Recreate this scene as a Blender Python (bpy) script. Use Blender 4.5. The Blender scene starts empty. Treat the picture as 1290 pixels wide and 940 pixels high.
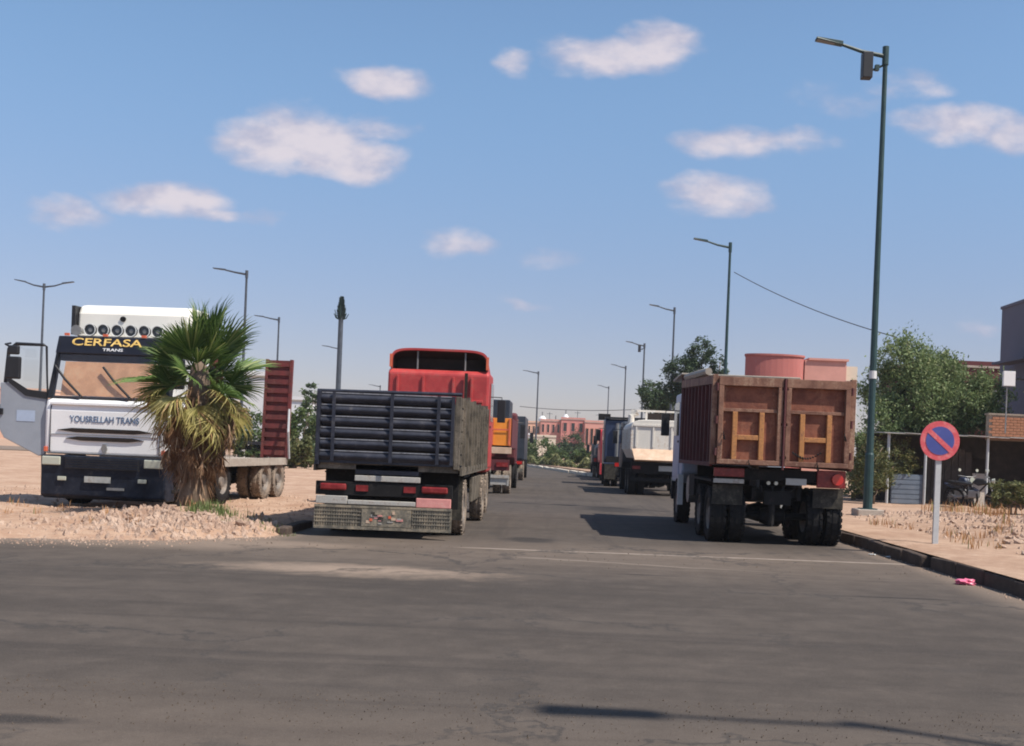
import bpy, bmesh, math, random
from mathutils import Vector, Matrix, noise as mnoise
R = math.radians
random.seed(7)
scene = bpy.context.scene
col = scene.collection
PI = math.pi

# ---------------------------------------------------------------- camera
F, ROLL, HC, VX, VY = 1400.0, 0.04, 1.6, 700.0, 567.0
cam_d = bpy.data.cameras.new('camera'); cam = bpy.data.objects.new('camera', cam_d); col.objects.link(cam)
cam_d.sensor_width = 36; cam_d.lens = F / 1290 * 36
cam_d.shift_x = -(VX - 645) / 1290; cam_d.shift_y = (VY - 470) / 1290
cam_d.clip_start = .1; cam_d.clip_end = 9000
cam.matrix_world = Matrix.Translation((0, 0, HC)) @ Matrix.Rotation(PI/2, 4, 'X') @ Matrix.Rotation(ROLL, 4, 'Z')
scene.camera = cam
def ab(x, y):
    u, v = x - VX, VY - y
    return u*math.cos(ROLL) - v*math.sin(ROLL), u*math.sin(ROLL) + v*math.cos(ROLL)
def at(x, y, Y):
    a, b = ab(x, y)
    return Vector((a/F*Y, Y, HC + b/F*Y))
def gr(x, y, z=0):
    a, b = ab(x, y)
    Y = (HC - z)*F/(-b)
    return Vector((a/F*Y, Y, z))

# ---------------------------------------------------------------- render / view
scene.render.engine = 'CYCLES'
scene.cycles.filter_width = 1.9
scene.view_settings.view_transform = 'Standard'
scene.view_settings.look = 'None'
scene.view_settings.exposure = 0.3
scene.view_settings.gamma = 1.0

# ---------------------------------------------------------------- node helper
class S:
    def __init__(s, nt, k): s.nt, s.k = nt, k
    def _m(s, op, *o, clamp=False):
        n = s.nt.nodes.new('ShaderNodeMath'); n.operation = op; n.use_clamp = clamp
        for i, v in enumerate((s,) + o):
            if isinstance(v, S): s.nt.links.new(v.k, n.inputs[i])
            else: n.inputs[i].default_value = v
        return S(s.nt, n.outputs[0])
    def __add__(s, o): return s._m('ADD', o)
    __radd__ = __add__
    def __sub__(s, o): return s._m('SUBTRACT', o)
    def __rsub__(s, o): return (s * -1) + o
    def __mul__(s, o): return s._m('MULTIPLY', o)
    __rmul__ = __mul__
    def __truediv__(s, o): return s._m('DIVIDE', o)
    def abs(s): return s._m('ABSOLUTE')
    def max(s, o): return s._m('MAXIMUM', o)
    def min(s, o): return s._m('MINIMUM', o)
    def pow(s, o): return s._m('POWER', o)
    def sqrt(s): return s._m('SQRT')
    def ss(s, a, b, lo=0, hi=1):
        n = s.nt.nodes.new('ShaderNodeMapRange'); n.interpolation_type = 'SMOOTHSTEP'
        s.nt.links.new(s.k, n.inputs['Value'])
        for nm, v in (('From Min', a), ('From Max', b), ('To Min', lo), ('To Max', hi)): n.inputs[nm].default_value = v
        return S(s.nt, n.outputs['Result'])
def coords(nt, kind='Object'):
    if kind == 'Position':
        n = nt.nodes.new('ShaderNodeNewGeometry'); return n.outputs['Position']
    return nt.nodes.new('ShaderNodeTexCoord').outputs[kind]
def sep(nt, v):
    n = nt.nodes.new('ShaderNodeSeparateXYZ'); nt.links.new(v, n.inputs[0])
    return [S(nt, n.outputs[i]) for i in range(3)]
def comb(nt, x, y, z):
    n = nt.nodes.new('ShaderNodeCombineXYZ')
    for i, v in enumerate((x, y, z)):
        if isinstance(v, S): nt.links.new(v.k, n.inputs[i])
        else: n.inputs[i].default_value = v
    return n.outputs[0]
def mapv(nt, v, sc, off=(0, 0, 0)):
    n = nt.nodes.new('ShaderNodeMapping'); nt.links.new(v, n.inputs[0])
    n.inputs['Scale'].default_value = sc; n.inputs['Location'].default_value = off
    return n.outputs[0]
def noi(nt, v, scale, detail=5, rough=.6, dist=0):
    n = nt.nodes.new('ShaderNodeTexNoise'); nt.links.new(v, n.inputs['Vector'])
    n.inputs['Scale'].default_value = scale; n.inputs['Detail'].default_value = detail
    n.inputs['Roughness'].default_value = rough; n.inputs['Distortion'].default_value = dist
    return S(nt, n.outputs['Fac'])
def mixc(nt, f, a, b):
    n = nt.nodes.new('ShaderNodeMix'); n.data_type = 'RGBA'
    if isinstance(f, S): nt.links.new(f.k, n.inputs[0])
    else: n.inputs[0].default_value = f
    for i, c in ((6, a), (7, b)):
        if isinstance(c, (tuple, list)): n.inputs[i].default_value = (*c[:3], 1)
        else: nt.links.new(c, n.inputs[i])
    return n.outputs[2]
def new_mat(name):
    m = bpy.data.materials.new(name); m.use_nodes = True
    nt = m.node_tree; b = nt.nodes['Principled BSDF']
    return m, nt, b
def bump(nt, b, h, strength, dist):
    n = nt.nodes.new('ShaderNodeBump'); nt.links.new(h.k, n.inputs['Height'])
    n.inputs['Strength'].default_value = strength; n.inputs['Distance'].default_value = dist
    nt.links.new(n.outputs[0], b.inputs['Normal'])
def setc(nt, b, c, rough=None):
    if isinstance(c, (tuple, list)): b.inputs['Base Color'].default_value = (*c[:3], 1)
    else: nt.links.new(c, b.inputs['Base Color'])
    if isinstance(rough, S): nt.links.new(rough.k, b.inputs['Roughness'])
    elif rough is not None: b.inputs['Roughness'].default_value = rough

# ---------------------------------------------------------------- sky and sun
SUN_AZ, SUN_EL = 28, 55
w = bpy.data.worlds.new('World'); scene.world = w; w.use_nodes = True
nt = w.node_tree; nt.nodes.clear()
out = nt.nodes.new('ShaderNodeOutputWorld')
sky = nt.nodes.new('ShaderNodeTexSky'); sky.sky_type = 'NISHITA'; sky.sun_disc = False
sky.sun_elevation = R(SUN_EL); sky.sun_rotation = R(90 + SUN_AZ)
sky.altitude = 450; sky.air_density = 1.0; sky.dust_density = .9; sky.ozone_density = 1.6
bg = nt.nodes.new('ShaderNodeBackground'); bg.inputs['Strength'].default_value = .122
d = coords(nt, 'Generated'); x, y, z = sep(nt, d)
elev = z.ss(.04, .36)
tint = mixc(nt, elev, (.71, .61, .69), (.97, 1.06, 1.08))
mul = nt.nodes.new('ShaderNodeMix'); mul.data_type = 'RGBA'; mul.blend_type = 'MULTIPLY'; mul.inputs[0].default_value = 1
nt.links.new(sky.outputs[0], mul.inputs[6]); nt.links.new(tint, mul.inputs[7])
nt.links.new(mul.outputs[2], bg.inputs['Color'])
ys = y.max(.05)
px, pz = x/ys, z/ys
n1 = noi(nt, comb(nt, px, pz*1.8, 0.0), 11, 3, .5); n2 = noi(nt, comb(nt, px, pz*1.8, 7.3), 32, 5, .55)
qx = px + (n1 - .5)*.05; qz = pz + (noi(nt, comb(nt, px, pz*1.8, 3.1), 11, 3, .5) - .5)*.035
CL = [(365,176,110,46,1.0),(440,200,72,32,1.0),(400,186,70,40,1.0),(470,160,60,18,.35),(200,250,92,26,.95),(85,268,66,24,.6),(250,268,70,12,.55),(325,272,40,10,.3),
      (484,102,60,25,.9),(770,72,88,28,.85),(830,56,56,34,.95),(655,82,28,18,.6),(930,181,80,25,.85),(1010,180,50,20,.5),
      (905,245,82,28,.8),(583,303,46,19,.6),(1210,156,88,28,.75),(1275,170,50,24,.75),(1150,106,58,20,.4),(1060,125,60,18,.25),
      (660,383,32,10,.4),(1225,418,32,13,.35),(690,325,50,14,.22)]
den = None
for cx, cy, rx, ry, st in CL:
    a, b_ = ab(cx, cy)
    dx = (qx - a/F)*(F/rx); dz = (qz - b_/F)*(F/ry)
    e = (1 - (dx*dx + dz*dz))*st
    den = e if den is None else den.max(e)
front = y.ss(.05, .3)
den1 = (den.max(-.6) + (n2 - .5)*1.05)
m1 = den1.ss(-.10, .85)*front
zs = z.max(.06)
back = (noi(nt, comb(nt, x/zs, y/zs, 1.0), 1.1, 6, .55) - .52).ss(.04, .22) * (1 - y.ss(.55, .8)) * z.ss(.05, .2)
fac = (m1*.88).max(back*.7)
bg2 = nt.nodes.new('ShaderNodeBackground'); bg2.inputs['Strength'].default_value = 1.0
n3 = noi(nt, comb(nt, px + .012, pz*1.8 - .03, 7.3), 24, 5, .6)
n4 = noi(nt, comb(nt, px, pz*1.8, 7.3), 24, 5, .6)
shade = ((den1 - .2)*.5 + (n4 - n3)*1.5).ss(-.35, .6)
nt.links.new(mixc(nt, shade, (.40, .40, .51), (.64, .58, .615)), bg2.inputs['Color'])
ms = nt.nodes.new('ShaderNodeMixShader'); nt.links.new(fac.k, ms.inputs[0])
nt.links.new(bg.outputs[0], ms.inputs[1]); nt.links.new(bg2.outputs[0], ms.inputs[2])
nt.links.new(ms.outputs[0], out.inputs[0])

sd = bpy.data.lights.new('sun', 'SUN'); sd.energy = 5.0; sd.angle = R(.55); sd.color = (1.0, .94, .85)
sun = bpy.data.objects.new('sun', sd); col.objects.link(sun)
to_sun = Vector((math.cos(R(SUN_AZ))*math.cos(R(SUN_EL)), -math.sin(R(SUN_AZ))*math.cos(R(SUN_EL)), math.sin(R(SUN_EL))))
sun.rotation_euler = to_sun.to_track_quat('Z', 'Y').to_euler(); sun.location = (20, -10, 40)

# ---------------------------------------------------------------- object helpers
class MB:
    def __init__(s): s.v, s.f = [], []
    def add(s, vs, fs):
        n = len(s.v); s.v += [tuple(v) for v in vs]; s.f += [tuple(i + n for i in f) for f in fs]; return s
    def box(s, x0, x1, y0, y1, z0, z1):
        return s.add([(x0,y0,z0),(x1,y0,z0),(x1,y1,z0),(x0,y1,z0),(x0,y0,z1),(x1,y0,z1),(x1,y1,z1),(x0,y1,z1)],
                     [(0,3,2,1),(4,5,6,7),(0,1,5,4),(1,2,6,5),(2,3,7,6),(3,0,4,7)])
    def prism(s, pts, x0, x1):          # (y,z) outline run along x
        n = len(pts)
        vs = [(x0, p[0], p[1]) for p in pts] + [(x1, p[0], p[1]) for p in pts]
        return s.add(vs, [tuple(range(n)), tuple(range(2*n-1, n-1, -1))] + [(i, i+n, (i+1) % n + n, (i+1) % n) for i in range(n)])
    def prismz(s, pts, z0, z1):         # (x,y) outline run along z
        n = len(pts)
        vs = [(p[0], p[1], z0) for p in pts] + [(p[0], p[1], z1) for p in pts]
        return s.add(vs, [tuple(range(n-1, -1, -1)), tuple(range(n, 2*n))] + [(i, (i+1) % n, (i+1) % n + n, i+n) for i in range(n)])
    def prismy(s, pts, y0, y1):         # (x,z) outline run along y
        n = len(pts)
        vs = [(p[0], y0, p[1]) for p in pts] + [(p[0], y1, p[1]) for p in pts]
        return s.add(vs, [tuple(range(n)), tuple(range(2*n-1, n-1, -1))] + [(i, i+n, (i+1) % n + n, (i+1) % n) for i in range(n)])
    def tube(s, pts, r, n=8, cap=True):
        pts = [Vector(p) for p in pts]; rs = r if isinstance(r, (list, tuple)) else [r]*len(pts)
        vs, fs = [], []
        for i, p in enumerate(pts):
            t = (pts[min(i+1, len(pts)-1)] - pts[max(i-1, 0)]).normalized()
            a = t.orthogonal().normalized() if abs(t.z) > .9 else t.cross(Vector((0,0,1))).normalized()
            if abs(t.z) > .9: a = t.cross(Vector((0,1,0))).normalized()
            b = t.cross(a)
            for k in range(n):
                q = 2*PI*k/n; vs.append(p + (a*math.cos(q) + b*math.sin(q))*rs[i])
        for i in range(len(pts)-1):
            for k in range(n):
                k2 = (k+1) % n; fs.append((i*n+k, i*n+k2, (i+1)*n+k2, (i+1)*n+k))
        if cap: fs += [tuple(range(n-1, -1, -1)), tuple(range((len(pts)-1)*n, len(pts)*n))]
        return s.add(vs, fs)
    def lathe_x(s, prof, cx, cy, cz, n=24):   # (x, radius) profile about the x axis
        vs, fs = [], []
        for (px_, r) in prof:
            for k in range(n):
                q = 2*PI*k/n; vs.append((cx+px_, cy + r*math.cos(q), cz + r*math.sin(q)))
        for i in range(len(prof)-1):
            for k in range(n):
                k2 = (k+1) % n; fs.append((i*n+k, i*n+k2, (i+1)*n+k2, (i+1)*n+k))
        return s.add(vs, fs)
    def mesh(s, name, m=None, smooth=False):
        me = bpy.data.meshes.new(name); me.from_pydata(s.v, [], s.f)
        bm = bmesh.new(); bm.from_mesh(me); bmesh.ops.recalc_face_normals(bm, faces=bm.faces)
        bm.to_mesh(me); bm.free()
        if m: me.materials.append(m)
        if smooth:
            for p in me.polygons: p.use_smooth = True
        return me
    def build(s, name, m, parent=None, bev=0, smooth=False):
        return link(name, s.mesh(name, m, smooth), parent, bev)
def link(name, me, parent=None, bev=0, loc=None):
    o = bpy.data.objects.new(name, me); col.objects.link(o)
    if parent: o.parent = parent
    if loc: o.location = loc
    if bev:
        b = o.modifiers.new('bevel', 'BEVEL'); b.width = bev; b.segments = 2; b.limit_method = 'ANGLE'; b.angle_limit = R(40)
    return o
def box(name, m, p, x0, x1, y0, y1, z0, z1, bev=0): return MB().box(x0, x1, y0, y1, z0, z1).build(name, m, p, bev)
def tag(o, label, cat, group=None):
    o['label'] = label; o['category'] = cat
    if group: o['group'] = group
    return o
def thing(name, loc, label, cat, group=None, rz=0):
    o = bpy.data.objects.new(name, None); col.objects.link(o); o.location = loc; o.rotation_euler.z = rz
    o.empty_display_size = .3
    return tag(o, label, cat, group)
def struct(o): o['kind'] = 'structure'; return o
def stuff(o): o['kind'] = 'stuff'; return o
def copy_tree(o, parent=None):
    c = o.copy(); col.objects.link(c); c.parent = parent
    for ch in list(o.children): copy_tree(ch, c)
    return c
def text(name, body, size, m, parent, loc, width=None, rot=(PI/2, 0, 0), depth=.004):
    cu = bpy.data.curves.new(name, 'FONT'); cu.body = body; cu.size = size; cu.extrude = depth; cu.align_x = 'CENTER'; cu.align_y = 'CENTER'
    cu.offset = size*.012
    t = bpy.data.objects.new(name, cu); col.objects.link(t)
    dg = bpy.context.evaluated_depsgraph_get(); me = bpy.data.meshes.new_from_object(t.evaluated_get(dg))
    bpy.data.objects.remove(t)
    if width:
        wd = max(v.co.x for v in me.vertices) - min(v.co.x for v in me.vertices)
        for v in me.vertices: v.co.x *= width/wd
    me.materials.clear(); me.materials.append(m)
    o = link(name, me, parent); o.location = loc; o.rotation_euler = rot
    return o

# ---------------------------------------------------------------- materials
def dirty(name, c, rough=.5, var=.2, dirt=(.24, .185, .14), amt=.35, scale=3.0, metal=0, streak=False, spec=.5, bmp=.15, low=None):
    m, nt, b = new_mat(name); p = coords(nt, 'Object')
    v = mapv(nt, p, (1, 1, .18)) if streak else p
    a = noi(nt, v, scale, 6, .65); g = noi(nt, mapv(nt, p, (1, 1, 1), (3, 7, 1)), scale*6, 4, .7)
    c2 = tuple(k*(1-var) for k in c); c3 = tuple(min(1, k*(1+var)) for k in c)
    base = mixc(nt, a.ss(.3, .7), c2, c3)
    dm = (a*.6 + g*.4).ss(.62 - amt*.35, .78 - amt*.25)*min(1, amt*1.8)
    if low:
        z = sep(nt, p)[2]; dm = dm.max((low - z + (a-.5)*.8).ss(-.2, .5)*.7)
    setc(nt, b, mixc(nt, dm, base, dirt), (a*.3 + (rough-.15)).max(dm*.9).min(1.0))
    b.inputs['Metallic'].default_value = metal; b.inputs['Specular IOR Level'].default_value = spec
    if bmp: bump(nt, b, g, bmp, .01)
    return m
def rusty(name, c1, c2, c3, scale=4, rough=.75):
    m, nt, b = new_mat(name); p = coords(nt, 'Object')
    a = noi(nt, p, scale, 7, .7, .6); s = noi(nt, mapv(nt, p, (1, 1, .12)), scale*2.2, 5, .6); g = noi(nt, p, scale*9, 4, .7)
    base = mixc(nt, a.ss(.35, .62), c1, c2)
    base = mixc(nt, (s*.6 + g*.4).ss(.5, .68)*.75, base, c3)
    setc(nt, b, base, rough); bump(nt, b, g + a, .35, .012)
    return m
def leafy(name, c1, c2, c3=None):
    m, nt, b = new_mat(name); p = coords(nt, 'Object')
    n = noi(nt, p, 1.7, 3, .6); g = nt.nodes.new('ShaderNodeObjectInfo')
    isl = nt.nodes.new('ShaderNodeNewGeometry').outputs['Random Per Island']
    f = (n*.5 + S(nt, isl)*.6 + S(nt, g.outputs['Random'])*.25 - .2).ss(.05, .85)
    base = mixc(nt, f, c1, c2)
    if c3: base = mixc(nt, (S(nt, isl)).ss(.86, .9), base, c3)
    setc(nt, b, base, .55); b.inputs['Specular IOR Level'].default_value = .3
    tr = nt.nodes.new('ShaderNodeBsdfTranslucent'); nt.links.new(base, tr.inputs[0])
    mx = nt.nodes.new('ShaderNodeMixShader'); mx.inputs[0].default_value = .3
    nt.links.new(b.outputs[0], mx.inputs[1]); nt.links.new(tr.outputs[0], mx.inputs[2])
    nt.links.new(mx.outputs[0], nt.nodes['Material Output'].inputs[0])
    return m
def glass(name, c, rough=.08):
    m, nt, b = new_mat(name); setc(nt, b, c, rough); b.inputs['Specular IOR Level'].default_value = .9
    return m
def windscreen():
    m, nt, b = new_mat('windscreen_glass')
    tr = nt.nodes.new('ShaderNodeBsdfTransparent'); tr.inputs[0].default_value = (.97, .975, .975, 1)
    gl = nt.nodes.new('ShaderNodeBsdfGlossy'); gl.inputs['Roughness'].default_value = .04
    mx = nt.nodes.new('ShaderNodeMixShader'); fr = nt.nodes.new('ShaderNodeLayerWeight'); fr.inputs[0].default_value = .5
    nt.links.new((S(nt, fr.outputs['Facing']).pow(4.0)*.5 + .05).k, mx.inputs[0]); nt.links.new(tr.outputs[0], mx.inputs[1]); nt.links.new(gl.outputs[0], mx.inputs[2])
    nt.links.new(mx.outputs[0], nt.nodes['Material Output'].inputs[0]); return m

def asphalt():
    m, nt, b = new_mat('asphalt'); p = coords(nt, 'Position'); X, Y, Z = sep(nt, p)
    big = noi(nt, mapv(nt, p, (.35, 1, 1)), .45, 4, .6, .5)
    med = noi(nt, p, 2.4, 5, .7); fine = noi(nt, p, 38, 3, .8); grit = noi(nt, p, 120, 2, .8)
    trk = noi(nt, mapv(nt, p, (.05, 1.6, 1)), 1.6, 5, .65, .35)      # tyre polish running along the cross street
    trk2 = noi(nt, mapv(nt, p, (1.5, .05, 1)), 1.5, 5, .65, .25)
    cross = Y.ss(18.2, 16.6)
    base = mixc(nt, (big*.5 + med*.5).ss(.35, .66), (.052, .043, .037), (.086, .070, .059))
    tf = (trk*cross + trk2*(1 - cross))
    base = mixc(nt, tf.ss(.48, .68)*.45, base, (.034, .029, .027))
    dust = mixc(nt, med, (.25, .18, .135), (.34, .26, .20))
    # dust drifted in from the verges: along the far edge, the near edge, the left kerb and the seam
    e1 = (Y + (med - .5)*.8 + (big - .5)*1.6)
    d1 = e1.ss(13.0, 17.3)*(1 - e1.ss(17.6, 20.5))*.22
    d2 = (e1 + (big-.5)*3).ss(7.6, 5.7)*.14
    d3 = ((X + 4.9)*1.0 + (med-.5)).ss(1.3, .1)*Y.ss(14.8, 16.5)*.6
    d4 = (5.9 - X + (med-.5)*.5).ss(.9, .05)*.55
    pt = (((X + 2.5)/2.3).pow(2.0) + ((Y - 13.9)/.75).pow(2.0)).sqrt()
    d5 = (pt + (med - .5)*1.5 + (big-.5)).ss(1.2, .1)*.85
    pt2 = (((X + 4.3)/2.0).pow(2.0) + ((Y - 16.9)/.8).pow(2.0)).sqrt()
    d6 = (pt2 + (med - .5)*1.0).ss(1.3, .3)*.6
    sp = (fine*.5 + med*.5).ss(.56, .68)*.2
    dm = d1.max(d2).max(d3).max(d4).max(d5).max(d6)*((fine - .5)*.9 + 1).max(0.2)
    base = mixc(nt, dm.max(sp*.5), base, dust)
    # seam of the side street and a second one in front of it
    sx = ((Y - 17.55) + (X*-.02) + (med - .5)*.12).abs()
    s1 = sx.ss(.09, .02)*X.ss(-1.8, -.9)*(med*1.9).min(.95)
    sy = ((Y - 16.2) + (X*.20) + (noi(nt, p, .7, 2) - .5)*.7).abs()
    s2 = sy.ss(.10, .02)*X.ss(-.8, -.1)*X.ss(4.0, 1.6)*.4
    base = mixc(nt, s1.max(s2), base, (.33, .27, .22))
    # oil and tar stains, plus a dark patch at the near left
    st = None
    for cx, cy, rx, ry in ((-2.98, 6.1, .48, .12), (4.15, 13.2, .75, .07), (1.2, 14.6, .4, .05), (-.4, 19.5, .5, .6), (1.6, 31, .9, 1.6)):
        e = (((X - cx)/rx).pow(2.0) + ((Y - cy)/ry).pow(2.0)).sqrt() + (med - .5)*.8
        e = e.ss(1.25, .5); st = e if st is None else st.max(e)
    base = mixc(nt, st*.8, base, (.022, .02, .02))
    vo = nt.nodes.new('ShaderNodeTexVoronoi'); vo.feature = 'DISTANCE_TO_EDGE'; vo.inputs['Scale'].default_value = .28
    dv = nt.nodes.new('ShaderNodeVectorMath'); dv.operation = 'ADD'; nt.links.new(p, dv.inputs[0])
    nt.links.new(comb(nt, (med-.5)*1.6, (noi(nt, p, 1.3, 4)-.5)*2.2, 0.0), dv.inputs[1]); nt.links.new(dv.outputs[0], vo.inputs['Vector'])
    ck = S(nt, vo.outputs['Distance']).ss(.018, .003)*big.ss(.44, .56)*.75
    base = mixc(nt, ck, base, (.04, .036, .034))
    setc(nt, b, mixc(nt, grit.ss(.4, .75)*.3, base, (.19, .16, .135)), .88)
    b.inputs['Specular IOR Level'].default_value = .12
    bump(nt, b, fine*.5 + grit*.5, .5, .008); return m
def dirt(name, c1, c2, c3, sc=1.0):
    m, nt, b = new_mat(name); p = coords(nt, 'Position')
    big = noi(nt, p, .5*sc, 5, .65, .5); med = noi(nt, p, 3.1*sc, 6, .7); fine = noi(nt, p, 24*sc, 4, .75)
    base = mixc(nt, (big*.5 + med*.5).ss(.36, .64), c1, c2)
    base = mixc(nt, (fine*.6 + med*.4).ss(.55, .66)*.7, base, c3)
    base = mixc(nt, (noi(nt, p, 60*sc, 3, .8)).ss(.58, .68)*.45, base, (.16, .115, .09))
    setc(nt, b, base, .95); b.inputs['Specular IOR Level'].default_value = .15
    bump(nt, b, fine + med, .7, .03); return m

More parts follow.
